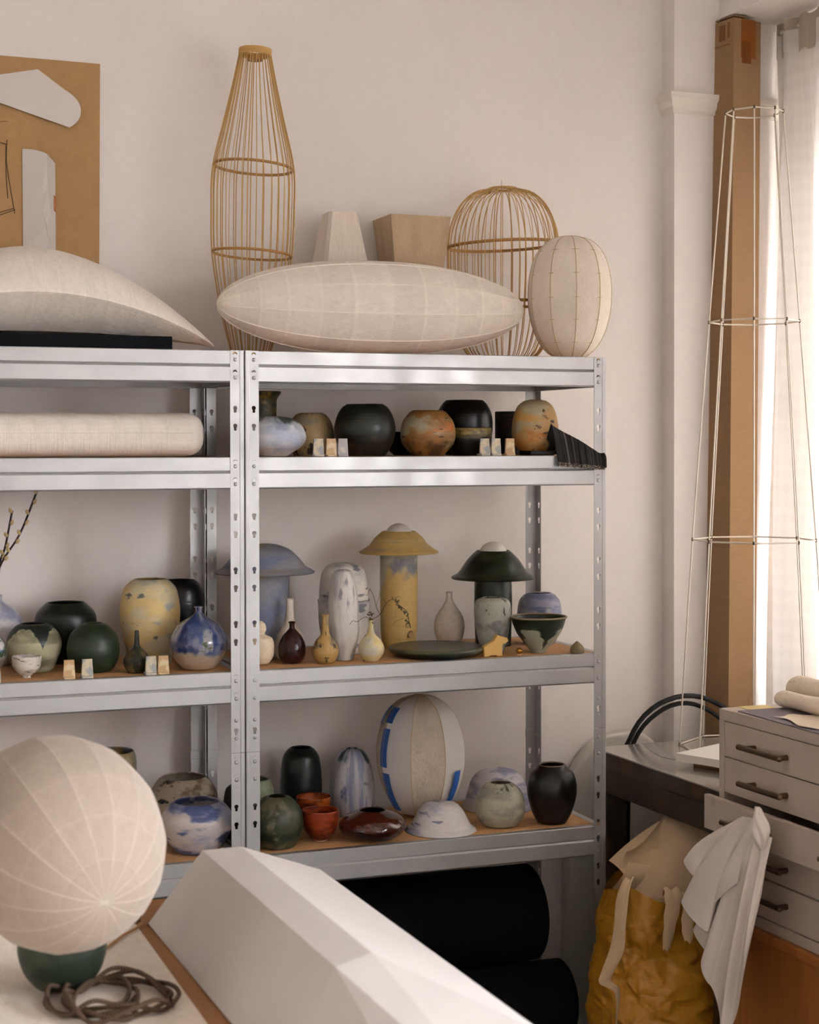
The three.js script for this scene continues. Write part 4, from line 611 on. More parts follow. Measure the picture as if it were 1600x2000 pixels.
// ---------- kraft board and paper cut-outs on the back wall ----------
{
  const b = solo('kraft_board', planar(box(-1.5, 0, -0.62, 0, -0.006, 0).rotateZ(-0.008).translate(-0.24, 2.519, ZB + 0.007)), kraft, 'large brown kraft paper board pinned to the back wall', 'board');
  const ink = std('#4a3a2c', 0.9), zb = ZB + 0.0082, ln = (pts, r = 0.0008) => part('pencil_line', tube(pts.map(([x, y]) => [x, y, zb]), r, 16, 4), ink, b);
  ln([[-0.463, 2.320], [-0.465, 2.27], [-0.455, 2.2], [-0.446, 2.145]]); ln([[-0.466, 2.308], [-0.4665, 2.25], [-0.462, 2.18]]); ln([[-0.444, 2.154], [-0.465, 2.146], [-0.50, 2.131]]); ln([[-0.449, 2.157], [-0.47, 2.15], [-0.50, 2.14]]); ln([[-0.463, 2.309], [-0.48, 2.313], [-0.51, 2.318]]); ln([[-0.463, 2.365], [-0.48, 2.363], [-0.50, 2.358]], 0.0005);
  const white = std('#d8cfc6', 0.85, { side: THREE.DoubleSide });
  const curl = (out, bulge, name, label) => { // outline filled as a fan, bowed off the board
    const s = new THREE.Shape(); s.moveTo(...out[0]); for (const q of out.slice(1)) q.length === 4 ? s.quadraticCurveTo(...q) : s.lineTo(...q); s.closePath();
    const bx = new THREE.Box2().setFromPoints(s.getPoints(8)), ext = new THREE.ExtrudeGeometry(s, { depth: 0.0012, bevelEnabled: false, curveSegments: 16 });
    let g = ext; for (let k = 0; k < 5; k++) g = subdivide(g);
    const p = g.attributes.position; for (let i = 0; i < p.count; i++) p.setZ(i, p.getZ(i) + ZB + 0.009 + bulge((p.getX(i) - bx.min.x) / (bx.max.x - bx.min.x), (p.getY(i) - bx.min.y) / (bx.max.y - bx.min.y))); g.computeVertexNormals();
    return solo(name, g, white, label, 'paper');
  };
  function subdivide(g) { // split each triangle across its longest edge
    const h = g.index ? g.toNonIndexed() : g, p = h.attributes.position.array, out = [];
    for (let i = 0; i < p.length; i += 9) {
      const v = [0, 3, 6].map((k) => V(p[i + k], p[i + k + 1], p[i + k + 2])), d = [v[0].distanceTo(v[1]), v[1].distanceTo(v[2]), v[2].distanceTo(v[0])], k = d.indexOf(Math.max(...d)), a = v[k], b2 = v[(k + 1) % 3], c = v[(k + 2) % 3], m = a.clone().add(b2).multiplyScalar(0.5);
      for (const q of d[k] > 0.02 ? [a, m, c, m, b2, c] : [a, b2, c]) out.push(q.x, q.y, q.z);
    }
    const r = new THREE.BufferGeometry(); r.setAttribute('position', new THREE.Float32BufferAttribute(out, 3)); return planar(r, 3);
  }
  curl([[-0.56, 2.462], [-0.48, 2.474], [-0.39, 2.494], [-0.325, 2.447], [-0.285, 2.425, -0.29, 2.392], [-0.293, 2.37, -0.318, 2.356], [-0.48, 2.406], [-0.56, 2.432]], (u, v) => 0.018 * (1 - v) * (0.3 + 0.7 * u), 'paper_cutout', 'curled white paper cut-out like a fin, upper on the kraft board');
  const b2 = curl([[-0.428, 2.301], [-0.395, 2.299, -0.374, 2.286], [-0.35, 2.27], [-0.349, 2.0], [-0.427, 2.0]], (u, v) => u < 0.68 ? 0.034 * u / 0.68 : 0.034 * (1 - (u - 0.68) / 0.32), 'paper_cutout', 'folded tall white paper strip, lower on the kraft board');
  part('orange_tape', new THREE.ShapeGeometry(new THREE.Shape([[-0.359, 2.196], [-0.349, 2.188], [-0.348, 2.15], [-0.359, 2.158]].map((q) => new THREE.Vector2(...q)))).rotateY(0).translate(0, 0, ZB + 0.018), std('#a8682c', 0.5, { side: THREE.DoubleSide }), b2);
}

// ---------- beneath the lowest shelf in view: rolls of dark sheeting ----------
{
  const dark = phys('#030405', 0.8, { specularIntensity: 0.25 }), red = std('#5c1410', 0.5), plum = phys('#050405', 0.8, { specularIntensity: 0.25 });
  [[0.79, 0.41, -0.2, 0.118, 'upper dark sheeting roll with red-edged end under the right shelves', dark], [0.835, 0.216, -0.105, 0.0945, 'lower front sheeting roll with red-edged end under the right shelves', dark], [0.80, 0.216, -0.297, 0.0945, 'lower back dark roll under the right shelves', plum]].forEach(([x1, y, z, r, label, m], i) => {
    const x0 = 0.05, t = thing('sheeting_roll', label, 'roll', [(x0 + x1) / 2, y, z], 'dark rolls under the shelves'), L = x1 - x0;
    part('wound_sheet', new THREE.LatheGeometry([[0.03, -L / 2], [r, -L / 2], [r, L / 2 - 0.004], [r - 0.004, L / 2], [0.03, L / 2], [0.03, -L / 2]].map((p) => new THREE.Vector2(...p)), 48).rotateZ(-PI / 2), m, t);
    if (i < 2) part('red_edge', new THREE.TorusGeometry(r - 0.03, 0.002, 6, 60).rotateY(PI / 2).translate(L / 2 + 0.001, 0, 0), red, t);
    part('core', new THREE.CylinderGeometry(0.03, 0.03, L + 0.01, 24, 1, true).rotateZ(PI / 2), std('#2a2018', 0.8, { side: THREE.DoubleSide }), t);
  });
  solo('storage_box', rbox(-0.86, -0.05, 0.12, 0.54, -0.36, -0.04, 0.01), std('#0e0e12', 0.7), 'large black storage box under the left shelves', 'box');
}

// ---------- the corner at the right: bench, cone frame, cardboard box, hoses ----------
{
  const b = thing('workbench', 'dark steel workbench with shiny top along the window wall', 'table', [1.0, 0, -0.262]);
  b.rotation.y = 0.035;
  const W = 0.57, L = 0.62;
  part('table_top', planar(rbox(0, W, 0.796, 0.8, 0, L, 0.0015), 2, 'x', 'z'), topSteel, b);
  part('top_edge', planar(rbox(-0.001, 0.03, 0.757, 0.797, 0, L, 0.002), 3, 'z', 'y'), darkSteel, b);
  part('apron', planar(rbox(0.006, 0.026, 0.692, 0.758, 0.0, L, 0.002), 3, 'z', 'y'), darkSteel, b); part('apron', rbox(0.03, W - 0.03, 0.7, 0.796, 0.002, 0.024, 0.002), darkSteel, b); part('apron', rbox(W - 0.026, W - 0.006, 0.692, 0.796, 0.0, L, 0.002), darkSteel, b);
  for (const [x, z] of [[0.004, 0.002], [0.004, L - 0.062], [W - 0.064, 0.002], [W - 0.064, L - 0.062]]) part('leg', planar(rbox(x, x + 0.06, 0, 0.7, z, z + 0.06, 0.003), 3, 'x', 'y'), darkSteel, b);
}
{ // eight-wired cone
  const c = thing('wire_cone_frame', 'tall tapering wire frame with octagonal rings standing on the workbench', 'lantern frame', [1.385, 0.8, -0.108]);
  const wire = std('#d9d0c0', 0.4, { metalness: 0.3 }), solder = std('#5a4638', 0.6), rings = [[0.19, 0.0025], [0.157, 0.54], [0.115, 1.105], [0.073, 1.645]], pt = (i, k) => { const [r, y] = rings[k], a = (i + 0.28) * PI / 4; return V(r * Math.sin(a), y, r * Math.cos(a)); };
  for (let i = 0; i < 8; i++) { const cp = new THREE.CatmullRomCurve3([0, 1, 2, 3].map((k) => pt(i, k)), false, 'catmullrom', 0.3); part('upright_wire', new THREE.TubeGeometry(cp, 18, 0.002, 6), wire, c); }
  const knot = new THREE.SphereGeometry(0.0038, 8, 6).scale(0.8, 1.6, 0.8);
  for (let k = 0; k < 4; k++) {
    const cp = new THREE.CurvePath(); for (let i = 0; i < 8; i++) cp.add(new THREE.LineCurve3(pt(i, k), pt((i + 1) % 8, k)));
    const r = part('ring', new THREE.TubeGeometry(cp, 64, 0.0021, 6), wire, c);
    for (let i = 0; i < 8; i++) { const m = part('solder_joint', knot, solder, r); m.position.copy(pt(i, k)); }
  }
}
{ // long carton in the corner
  const c = thing('cardboard_box', 'tall narrow cardboard carton leaning in the corner behind the workbench', 'box', [1.456, 0.004, -0.35]);
  const a = 0.048, h = 2.745;
  part('carton', planar(box(-a, a, 0, h, -a, a), 2, 'x', 'y'), card, c);
  const fl = card; part('flap', new THREE.BoxGeometry(2 * a, 0.002, a * 0.9).translate(0, h + 0.004, a * 0.45).rotateX(-0.02), fl, c); part('flap', new THREE.BoxGeometry(a * 0.95, 0.002, 2 * a).translate(-a * 0.5, h + 0.007, 0), fl, c);
  part('packing_tape', box(-0.022, 0.03, h - 0.105, h + 0.001, a, a + 0.0008), std('#8c4f1c', 0.35), c); part('packing_tape', box(-0.019, 0.012, h - 0.12, h - 0.06, a + 0.0008, a + 0.0014), std('#77400f', 0.35), c);
  const ink = std('#7d4f27', 0.9), X = -a - 0.0006; part('printed_mark', merge([box(X - 0.0004, X + 0.0006, h - 0.055, h - 0.012, -0.012, 0.012), box(X - 0.0004, X + 0.0006, h - 0.07, h - 0.067, -0.03, 0.03), box(X - 0.0004, X + 0.0006, h - 0.05, h - 0.008, 0.022, 0.03)]), ink, c);
  c.rotation.set(-0.012, 0.165, -0.0155, 'ZXY');
}
{
  const rub = std('#0c0a09', 0.75);
  solo('hose', tube([[1.118, 0.02, -0.33], [1.108, 0.45, -0.32], [1.112, 0.74, -0.31], [1.126, 0.80, -0.305], [1.155, 0.852, -0.3], [1.195, 0.888, -0.295], [1.24, 0.908, -0.29], [1.29, 0.915, -0.288], [1.345, 0.906, -0.288], [1.40, 0.88, -0.288], [1.455, 0.84, -0.29], [1.50, 0.80, -0.292], [1.545, 0.6, -0.3], [1.55, 0.02, -0.3]], 0.0068, 80, 10), rub, 'outer black rubber hose arching up behind the workbench', 'hose');
  solo('hose', tube([[1.14, 0.02, -0.33], [1.13, 0.45, -0.32], [1.13, 0.74, -0.31], [1.142, 0.795, -0.308], [1.168, 0.838, -0.304], [1.205, 0.868, -0.302], [1.248, 0.888, -0.302], [1.295, 0.893, -0.302], [1.34, 0.882, -0.302], [1.385, 0.857, -0.3], [1.43, 0.82, -0.298], [1.47, 0.77, -0.296], [1.52, 0.5, -0.3], [1.525, 0.02, -0.3]], 0.0062, 80, 10), rub, 'inner black rubber hose arching lower behind the workbench', 'hose');
}
{ // white curved shell leaning at the wall behind the right post
  const s = new THREE.Shape(); s.moveTo(-0.10, 0); s.lineTo(-0.10, 0.62); s.bezierCurveTo(-0.10, 0.72, -0.03, 0.79, 0.06, 0.79); s.bezierCurveTo(0.13, 0.79, 0.17, 0.75, 0.18, 0.66); s.lineTo(0.18, 0); s.closePath();
  const g = new THREE.ExtrudeGeometry(s, { depth: 0.02, bevelEnabled: true, bevelSize: 0.012, bevelThickness: 0.012, bevelSegments: 4, curveSegments: 20 });
  const m = solo('moulded_panel', g, std('#cdc5ba', 0.5), 'white moulded panel with rounded top leaning behind the shelf and bench', 'panel'); m.position.set(1.115, 0.004, -0.455); m.rotation.x = 0.012;
}
solo('paper_strip', (() => { // grey mesh strip lying in an arc on the bench
  const c = curve([[1.155, 0, -0.25], [1.13, 0, -0.17], [1.115, 0, -0.08], [1.135, 0, -0.035], [1.165, 0, -0.02]]), g = surf(4, 40, (u, v) => { const p = c.getPoint(v), t = c.getTangent(v); return [p.x + t.z * (u - 0.5) * 0.03, 0.8008, p.z - t.x * (u - 0.5) * 0.03]; }); return g;
})(), std('#857f7a', 0.8, { side: THREE.DoubleSide }), 'grey mesh strip lying in an arc on the workbench top', 'strip');
{
  const w = thing('white_board_box', 'flat white board resting on a small brown block on the workbench', 'board', [1.21, 0.8, 0.075]);
  part('board', rbox(-0.11, 0.09, 0.013, 0.033, -0.09, 0.11, 0.0015), std('#ddd6cb', 0.7), w); part('block', rbox(-0.08, 0.05, 0.0005, 0.0135, -0.06, 0.09, 0.001), std('#7a4a22', 0.7), w); w.rotation.y = 0.42;
}

// ---------- flat file of drawers on its wooden chest, towel ----------
const CW = 0.72, CD = 0.46;
{
  const cb = thing('drawer_cabinet', 'grey metal drawer cabinet with bronze bar handles, one drawer ajar', 'cabinet', [0.984, 0, 0.386]); cb.rotation.y = 0.041;
  const y0 = 0.549, g = [];
  g.push(rbox(0, CD, 0.975, 1.0, 0, CW, 0.002), rbox(0, CD, y0, 0.976, 0, 0.019, 0.0015), rbox(0, CD, y0, 0.976, CW - 0.019, CW, 0.0015), rbox(0, CD, y0, 0.572, 0, CW, 0.0015), rbox(CD - 0.01, CD, y0, 0.98, 0, CW, 0.001));
  part('carcass', planar(merge(g), 2, 'z', 'y'), cabinetMat, cb);
  const spans = [[0.8965, 0.9735], [0.8165, 0.894], [0.738, 0.813], [0.6605, 0.7345], [0.5745, 0.657]];
  const tray = (dx, a, b) => [box(dx + 0.013, dx + 0.4, a + 0.004, a + 0.006, 0.026, CW - 0.026), box(dx + 0.013, dx + 0.4, a + 0.005, b - 0.008, 0.024, 0.026), box(dx + 0.013, dx + 0.4, a + 0.005, b - 0.008, CW - 0.026, CW - 0.024), box(dx + 0.398, dx + 0.4, a + 0.005, b - 0.008, 0.026, CW - 0.026)];
  spans.forEach(([a, b], i) => {
    const dx = i === 2 ? -0.043 : 0, d = part('drawer', planar(merge(i === 2 ? [rbox(dx, dx + 0.014, a, b, 0.006, CW - 0.021, 0.0015), ...tray(dx, a, b)] : [rbox(0.0008, 0.015, a, b, 0.0205, CW - 0.021, 0.0015), ...tray(0, a, b)]), 2, 'z', 'y'), cabinetMat, cb);
    for (const zc of [0.186, 0.53]) {
      const y = (a + b) / 2 + (i === 4 ? 0.004 : -0.002), x = dx - 0.024, bar = new THREE.CapsuleGeometry(0.0062, 0.15, 6, 14).rotateX(PI / 2).translate(x, y, zc);
      const post = (z) => new THREE.CylinderGeometry(0.0058, 0.0062, 0.026, 14).rotateZ(PI / 2).translate(dx - 0.012, y, zc + z);
      part('handle', merge([bar, post(-0.05), post(0.066)]), brass, d);
    }
  });
}
{
  const wood = std(0xffffff, 0.5, { map: tex(256, 512, (u, v) => mixc([158, 92, 40], [192, 120, 58], fbm(u, v, 3, 40, 311, 4))) });
  const c = thing('wooden_chest', 'warm orange-brown wooden chest carrying the drawer cabinet', 'cabinet', [0.984, 0, 0.386]); c.rotation.y = 0.041;
  part('top_board', planar(rbox(-0.012, CD + 0.01, 0.526, 0.548, -0.01, CW + 0.01, 0.003), 2, 'y', 'z'), wood, c); part('body', planar(rbox(0.006, CD, 0.03, 0.5255, 0.0, CW, 0.003), 2, 'y', 'z'), wood, c); part('plinth', box(0.02, CD - 0.01, 0, 0.031, 0.01, CW - 0.01), blackMat, c);
}
{ // a tall cupboard further along the window wall, just outside the picture: it keeps the daylight off the lower shelves
  const w = std('#7d5a3a', 0.6), c = thing('cupboard', 'brown wooden cupboard along the window wall beyond the drawer cabinet', 'cupboard', [1.2, 0, 1.25]);
  part('carcass', rbox(0.012, 0.52, 0.06, 1.35, 0, 1.1, 0.004), w, c); part('top_board', rbox(-0.005, 0.53, 1.35, 1.375, -0.01, 1.11, 0.003), w, c); part('plinth', box(0.04, 0.5, 0, 0.061, 0.03, 1.07), blackMat, c);
  for (const z of [0.01, 0.553]) { const d = part('door', rbox(-0.006, 0.0125, 0.075, 1.335, z, z + 0.538, 0.003), w, c); part('knob', new THREE.SphereGeometry(0.014, 16, 12).translate(-0.018, 0.72, z < 0.5 ? z + 0.49 : z + 0.05), brass, d); }
}
{ // things on the cabinet
  const y = 1.0005;
  const mat = solo('cutting_mat', rbox(0.995, 1.2, y, y + 0.0025, 0.445, 0.98, 0.001), std('#7b7074', 0.8), 'thin grey-mauve mat on top of the drawer cabinet', 'mat');
  solo('paper_note', box(1.03, 1.10, y, y + 0.001, 0.39, 0.435).rotateY(0), std('#dcc68a', 0.9), 'yellow paper note at the back corner of the cabinet top', 'note');
  const linen = std('#f6f0e4', 0.9, { map: paperTex, side: THREE.DoubleSide });
  const roll = (p, r, label, turns, sq) => solo('cloth_roll', surf(60, 24, (u, v) => { const c = curve(p).getPoint(v), q = u * 2 * PI * turns, rr = r * (0.45 + 0.55 * u) * (1 + 0.06 * Math.sin(v * 9 + u * 4)); return [c.x + rr * Math.cos(q) * 0.95, c.y + rr * Math.sin(q) * sq, c.z + rr * Math.cos(q) * 0.3]; }), linen, label, 'cloth');
  roll([[1.115, y + 0.023, 0.45], [1.12, y + 0.024, 0.53], [1.12, y + 0.026, 0.64], [1.12, y + 0.026, 0.74]], 0.03, 'rolled cream cloth lying on the cabinet top', 2, 0.72);
  roll([[1.19, y + 0.036, 0.40], [1.2, y + 0.036, 0.48], [1.21, y + 0.036, 0.58], [1.21, y + 0.036, 0.7]], 0.042, 'second rolled cream cloth behind, nearest the curtain', 2, 0.8);
  solo('paper_scrap', surf(24, 16, (u, v) => [1.01 + 0.12 * u + 0.01 * Math.sin(v * 9), y + 0.0035 + 0.004 * fbm(u, v, 4, 4, 321, 3), 0.56 + 0.22 * v + 0.012 * Math.sin(u * 11)]), linen, 'crumpled white paper scrap in front of the rolled cloth', 'paper');
}
{ // white towel knotted on the open drawer's handle; cloth sheets between a gathered top line and a hem
  const towelM = std(0xffffff, 0.95, { map: tex(256, 256, (u, v) => { const k = (Math.sin(u * 700) + Math.sin(v * 700)) * 3 + (fbm(u, v, 8, 8, 331, 3) - 0.5) * 8; return [242 + k, 229 + k, 216 + k]; }), side: THREE.DoubleSide });
  const t = thing('towel', 'white linen towel knotted round the ajar drawer handle and hanging down', 'towel', [0.915, 0.8, 0.69]);
  // (z, y) relative to the knot; x is away from the cabinet towards -x
  const sheet = (top, hem, folds, amp, x0, x1, mid = 0) => surf(64, 40, (u, v) => {
    const a = curve(top.map(([z, y]) => [0, y, z])).getPoint(u), h = curve(hem.map(([z, y]) => [0, y, z]), false, 0.2).getPoint(u), s = Math.pow(v, 0.9);
    const f = Math.sin(u * folds * PI * 2 + 0.6 * Math.sin(v * 3)) * amp * (0.25 + 0.75 * Math.sin(Math.min(1, v * 1.4) * PI / 2)), sag = mid * Math.sin(v * PI);
    return [-(lerp(x0, x1, s) + f + 0.012 * Math.sin(u * PI)), lerp(a.y, h.y, s), lerp(a.z, h.z, s) + sag + f * 0.35];
  });
  part('fold', sheet([[-0.10, 0.0], [-0.06, 0.016], [-0.03, 0.02], [0.0, 0.012]], [[-0.285, -0.125], [-0.23, -0.15], [-0.28, -0.215], [-0.165, -0.25], [-0.16, -0.20], [-0.06, -0.12]], 2.4, 0.009, 0.012, 0.03, -0.02), towelM, t);
  part('fold', sheet([[-0.035, 0.012], [-0.01, 0.016], [0.012, 0.006], [0.03, -0.01]], [[-0.185, -0.31], [-0.15, -0.36], [-0.09, -0.435], [-0.07, -0.43], [-0.01, -0.33], [0.032, -0.12]], 2.7, 0.011, 0.01, 0.042, -0.006), towelM, t);
  part('fold', sheet([[-0.04, 0.01], [-0.02, 0.012], [0.0, 0.0]], [[-0.28, -0.28], [-0.2, -0.31], [-0.13, -0.33], [-0.08, -0.25]], 1.5, 0.006, 0.004, 0.01), towelM, t);
  part('knot', surf(48, 24, (u, v) => { const q = u * 2 * PI, p = v, r = (0.003 + 0.017 * Math.pow(Math.sin(Math.min(1, p * 0.96 + 0.03) * PI), 0.8)) * (1 + 0.22 * Math.sin(q * 3 + p * 4) + 0.12 * Math.sin(q * 5 - p * 7)); return [-(0.022 + r * Math.cos(q) * 0.7), lerp(0.048, -0.04, p), 0.012 + r * Math.sin(q) - 0.016 * (1 - p) * (1 - p)]; }), towelM, t);
}

// ---------- yellow bag of paper offcuts under the bench ----------
{
  const ym = phys(0xffffff, 0.42, { map: tex(512, 512, (u, v) => { const n = fbm(u, v, 5, 5, 341, 4), w = (Math.sin(u * 900) + Math.sin(v * 700)) * 3; return mixc([166, 110, 20], [202, 142, 38], n).map((k) => k + w); }), bumpMap: tex(512, 512, (u, v) => { const r = 1 - Math.abs(fbm(u, v, 6, 6, 343, 5) - 0.5) * 2, k = Math.pow(r, 3) * 200 + fbm(u, v, 40, 40, 345, 2) * 30; return [k, k, k]; }, false), bumpScale: 0.008, side: THREE.DoubleSide });
  const b = thing('tarpaulin_bag', 'crumpled yellow woven tarpaulin bag stuffed with paper offcuts', 'bag', [0.962, 0, 0.145]);
  const wallS = surf(200, 110, (u, v) => {
    const q = u * 2 * PI, y = v * 0.548, rid = (s, k) => 1 - Math.abs(fbm(u, v * 0.6, s, s, k, 4) - 0.5) * 2;
    const cr = (0.3 + 0.7 * sstep(0.95, 0.75, v)) * (0.02 * (rid(5, 351) - 0.75) + 0.03 * (rid(9, 353) - 0.78) + 0.012 * (rid(20, 355) - 0.78)), k = (0.86 + 0.17 * Math.sin(Math.min(1, v * 1.25) * PI * 0.75 + 0.35)) * (1 - 0.1 * sstep(0.8, 1, v)), e = 2 / 2.8, c = Math.cos(q), s = Math.sin(q);
    return [(0.147 * k + cr) * Math.sign(c) * Math.pow(Math.abs(c), e), Math.max(0.004, y + (v > 0.9 ? 0.018 * Math.sin(q * 3) * (v - 0.9) * 10 : 0)), (0.125 * k + cr) * Math.sign(s) * Math.pow(Math.abs(s), e)];
  });
  part('bag_wall', wallS, ym, b); part('bag_base', new THREE.CylinderGeometry(0.11, 0.11, 0.004, 32).translate(0, 0.003, 0), ym, b);
  const off = std('#cdb594', 0.88, { side: THREE.DoubleSide, map: tex(256, 256, (u, v) => { const k = (fbm(u, v, 6, 6, 361, 4) - 0.5) * 16; return [246 + k, 240 + k, 230 + k]; }) });
  const bent = (name, label, fn, nu = 30, nv = 20) => solo(name, surf(nu, nv, fn), off, label, 'paper', 'paper offcuts spilling from the yellow bag');
  bent('paper_offcut', 'big curled sheet arching out of the yellow bag', (u, v) => [0.868 + 0.235 * u + 0.012 * v, 0.49 + (0.15 + 0.065 * u - 0.05 * Math.pow(1 - u, 3)) * Math.sin(v * 1.5), 0.245 - 0.03 * u - 0.17 * v * v - 0.02 * Math.pow(1 - u, 3)]);
  bent('paper_offcut', 'jagged scrap standing up at the back of the bag', (u, v) => [0.885 + 0.07 * u + 0.02 * v * u, 0.57 + v * (0.06 + 0.085 * Math.pow(u, 1.6)), 0.14 - 0.02 * Math.sin(v * 3) + 0.02 * u]);
  bent('paper_offcut', 'curled scrap at the left lip of the bag', (u, v) => { const a = v * 2.2; return [0.832 + 0.055 * u - 0.018 * Math.cos(a), 0.565 + 0.065 * v - 0.012 * u, 0.2 + 0.03 * Math.sin(a)]; });
  const hang = (label, pts, w, tw = 0.6) => { const c = curve(pts); bent('paper_offcut', label, (u, v) => { const p = c.getPoint(v), q = tw * Math.sin(v * 5), e = w * (0.55 + 0.45 * Math.sin(v * PI)) * (1 + 0.06 * Math.sin(v * 31)); return [p.x + (u - 0.5) * e * Math.cos(q), p.y + 0.004 * Math.sin(u * 9), p.z + (u - 0.5) * e * Math.sin(q) + 0.004 * Math.sin(u * PI)]; }, 6, 60); };
  hang('long torn paper strip trailing down the left of the bag', [[0.872, 0.585, 0.19], [0.84, 0.592, 0.23], [0.815, 0.56, 0.25], [0.808, 0.50, 0.25], [0.80, 0.44, 0.25], [0.775, 0.395, 0.255], [0.765, 0.372, 0.26], [0.79, 0.352, 0.27], [0.79, 0.30, 0.27], [0.78, 0.24, 0.27]], 0.032, 0.9);
  hang('pale paper tongue hanging over the front of the bag', [[0.928, 0.55, 0.25], [0.924, 0.575, 0.275], [0.917, 0.555, 0.3], [0.905, 0.50, 0.306], [0.895, 0.445, 0.308]], 0.04, 0.15);
  hang('shorter paper tongue beside the pale one on the bag front', [[0.965, 0.54, 0.25], [0.962, 0.562, 0.28], [0.956, 0.54, 0.302], [0.95, 0.495, 0.307], [0.952, 0.458, 0.308]], 0.034, -0.3);
  hang('rolled paper curl standing on the front lip of the bag', [[0.998, 0.53, 0.292], [1.0, 0.55, 0.3], [0.998, 0.575, 0.298], [0.985, 0.59, 0.29], [0.972, 0.578, 0.296]], 0.05, 0.9);
}

// ---------- foreground table ----------
const TY = 0.75;
{
  const wood = std(0xffffff, 0.6, { map: tex(256, 512, (u, v) => mixc([134, 88, 48], [170, 118, 70], fbm(u, v, 30, 3, 371, 4))) });
  const t = thing('work_table', 'wooden work table in the foreground under the paper lanterns', 'table', [-0.9, 0, 1.5]);
  part('table_top', planar(rbox(-0.9, 0.86, TY - 0.035, TY - 0.0015, -0.93, 0.75, 0.004), 1.2, 'x', 'z'), wood, t);
  for (const [x, z] of [[-0.82, -0.85], [0.7, -0.85], [-0.82, 0.6], [0.7, 0.6]]) part('leg', rbox(x, x + 0.07, 0, TY - 0.036, z, z + 0.07, 0.004), wood, t);
  solo('paper_sheet', planar(rbox(-1.75, -0.392, TY - 0.0015, TY, 0.575, 2.2, 0.0007), 1.5, 'x', 'z'), paperThick, 'cream paper sheet covering the foreground table', 'paper');
}
{ // faceted lantern, long axis towards the camera
  const y = TY, P = [[-0.372, y, 0.73], [-0.284, 0.88, 0.77], [-0.22, 0.886, 0.79], [-0.078, 0.835, 0.8], [-0.03, y, 0.86], [-0.355, y, 1.52], [-0.265, 0.88, 1.466], [-0.206, 0.888, 1.45], [-0.054, 0.835, 1.68], [0.0, y, 1.72], [-0.25, y, 1.9], [-0.12, y, 1.98], [-0.17, 0.80, 1.88]];
  const l = thing('paper_lantern', 'long faceted white paper lantern lying on the foreground table', 'lantern', [-0.2, TY, 1.3]);
  const hull = new ConvexGeometry(P.map(([a, b, c]) => V(a + 0.2, b - TY + 0.001, c - 1.3))), pos = hull.attributes.position, nor = hull.attributes.normal, faces = [];
  for (let i = 0; i < pos.count; i += 3) { // gather coplanar triangles into panels
    const n = V(nor.getX(i), nor.getY(i), nor.getZ(i)), d = n.x * pos.getX(i) + n.y * pos.getY(i) + n.z * pos.getZ(i); let f = faces.find((q) => q.n.dot(n) > 0.9985 && Math.abs(q.d - d) < 0.01); if (!f) faces.push(f = { n, d, v: [] });
    for (let k = 0; k < 3; k++) f.v.push(pos.getX(i + k), pos.getY(i + k), pos.getZ(i + k));
  }
  const pm = phys(0xffffff, 0.88, { map: tex(256, 256, (u, v) => { const k = (fbm(u, v, 5, 5, 381, 4) - 0.5) * 8; return [212 + k, 204 + k, 197 + k]; }), transmission: 0.08, thickness: 0, side: THREE.DoubleSide });
  for (const f of faces) { const g = new THREE.BufferGeometry(); g.setAttribute('position', new THREE.Float32BufferAttribute(f.v, 3)); g.computeVertexNormals(); part('paper_panel', planar(g, 2, 'x', 'z'), pm, l); }
}
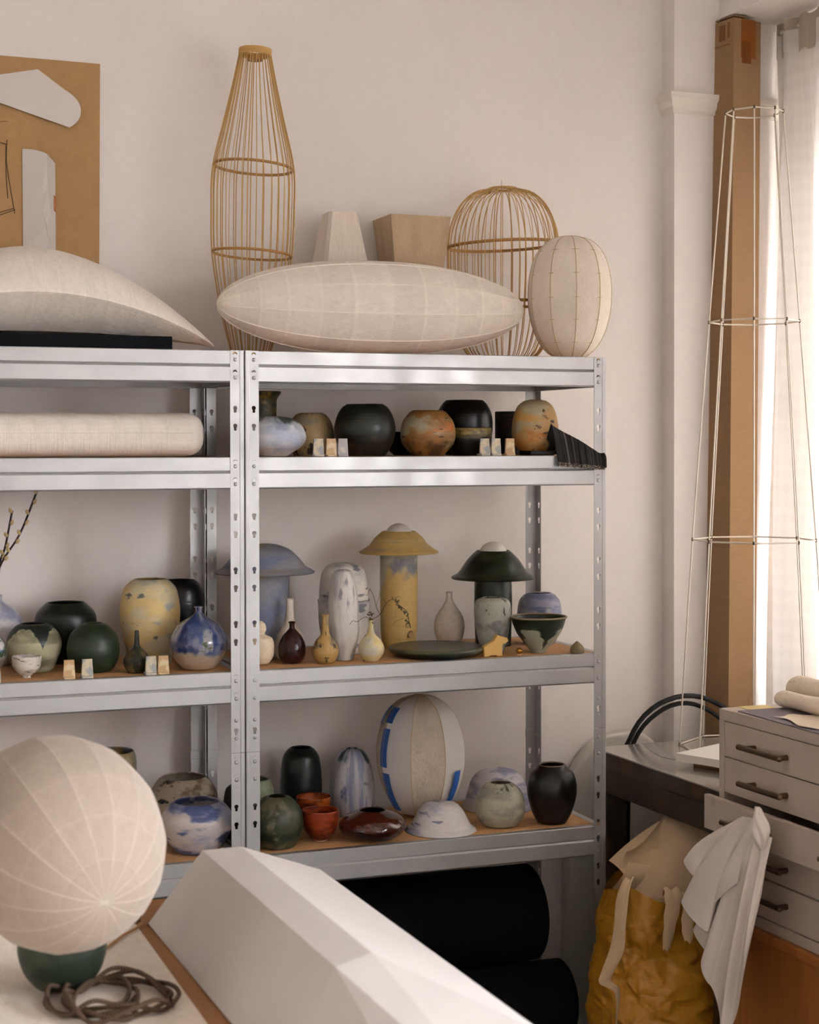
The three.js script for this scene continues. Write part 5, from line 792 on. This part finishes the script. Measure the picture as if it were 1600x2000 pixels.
{ // big egg of paper resting tilted on the green vase
  const AX = V(0.2047, -0.2793, 0.9381);
  const l = thing('paper_lantern', 'big tilted egg-shaped paper lantern on a green vase in the foreground', 'lantern', [-0.583, 0.999, 1.116]);
  const prof = (t) => { const s = Math.cos(t * PI); return [Math.max(0.153 * Math.pow(Math.max(0, 1 - s * s), 0.5), 0.0006), 0.18 * s]; };
  const m = [0, 1].map((i) => phys('#bdb4ac', 0.92, { map: stripTex(8, 391, 0.06, 3, 24), bumpMap: pb(1, 8), bumpScale: 0.0003, transmission: 0.2, thickness: 0, side: THREE.DoubleSide }));
  addGores(l, 16, prof, 40, m, { bulge: 0.5 }); ribs(l, 16, prof, 0.0005, std('#c2b7aa', 0.9), 40, 'seam', -0.0001);
  l.quaternion.setFromUnitVectors(V(0, 1, 0), AX.normalize());
  const v = solo('vase', lathe([[0.03, 0.116], [0.045, 0.111], [0.062, 0.092], [0.0685, 0.06], [0.06, 0.026], [0.045, 0.006], [0.038, 0]]), glaze([46, 62, 44], [[[66, 80, 56], 4, 4, 0.48, 0.66, 395]], 0.5), 'round green vase propping up the big foreground lantern', 'vase'); v.position.set(-0.563, TY, 1.008);
}
{ // twisted flex
  const ft = tex(64, 64, (u, v) => (((u + v * 1) * 2) % 1 < 0.42 ? [120, 92, 66] : [46, 32, 24])); ft.repeat.set(300, 1);
  const fm = std(0xffffff, 0.8, { map: ft }), pts = [];
  const loops = [[-0.545, 1.075, 0.085, 0.095], [-0.49, 1.11, 0.075, 0.085], [-0.53, 1.12, 0.06, 0.1], [-0.47, 1.13, 0.062, 0.075], [-0.55, 1.1, 0.07, 0.07], [-0.5, 1.14, 0.08, 0.09]];
  loops.forEach(([cx, cz, rx, rz], k) => { for (let i = 0; i < 10; i++) { const t = i / 10, n = loops[(k + 1) % loops.length], a = i / 10 * 2 * PI + 0.4, m = k + 1 < loops.length ? t : 0, q = (j) => lerp([cx, cz, rx, rz][j], n[j], m); pts.push([q(0) + q(2) * Math.cos(a), TY + 0.0045 + 0.006 * k * (0.5 + 0.5 * Math.sin(i * 2.1 + k)), q(1) + q(3) * Math.sin(a)]); } });
  solo('coiled_flex', tube(pts, 0.0036, 600, 7), fm, 'coil of brown twisted fabric flex on the foreground table', 'cable');
  const p2 = [[-0.515, TY + 0.03, 0.93], [-0.47, TY + 0.006, 0.86], [-0.43, TY + 0.005, 0.80], [-0.40, TY + 0.005, 0.765], [-0.385, TY + 0.005, 0.74]];
  solo('lantern_cord', tube(p2, 0.0028, 40, 6), std('#b0885a', 0.8), 'thin tan cord running from under the big lantern to the faceted one', 'cord');
  const w = solo('wooden_toggle', rbox(-0.02, 0.012, 0, 0.014, -0.008, 0.008, 0.003), std('#8a5a32', 0.6), 'small brown wooden toggle at the far corner of the faceted lantern', 'toggle'); w.position.set(-0.395, TY, 0.715); w.rotation.y = 0.6;
}

scene.traverse((o) => { if (o.isMesh) o.castShadow = o.receiveShadow = true; });
renderer.render(scene, camera);
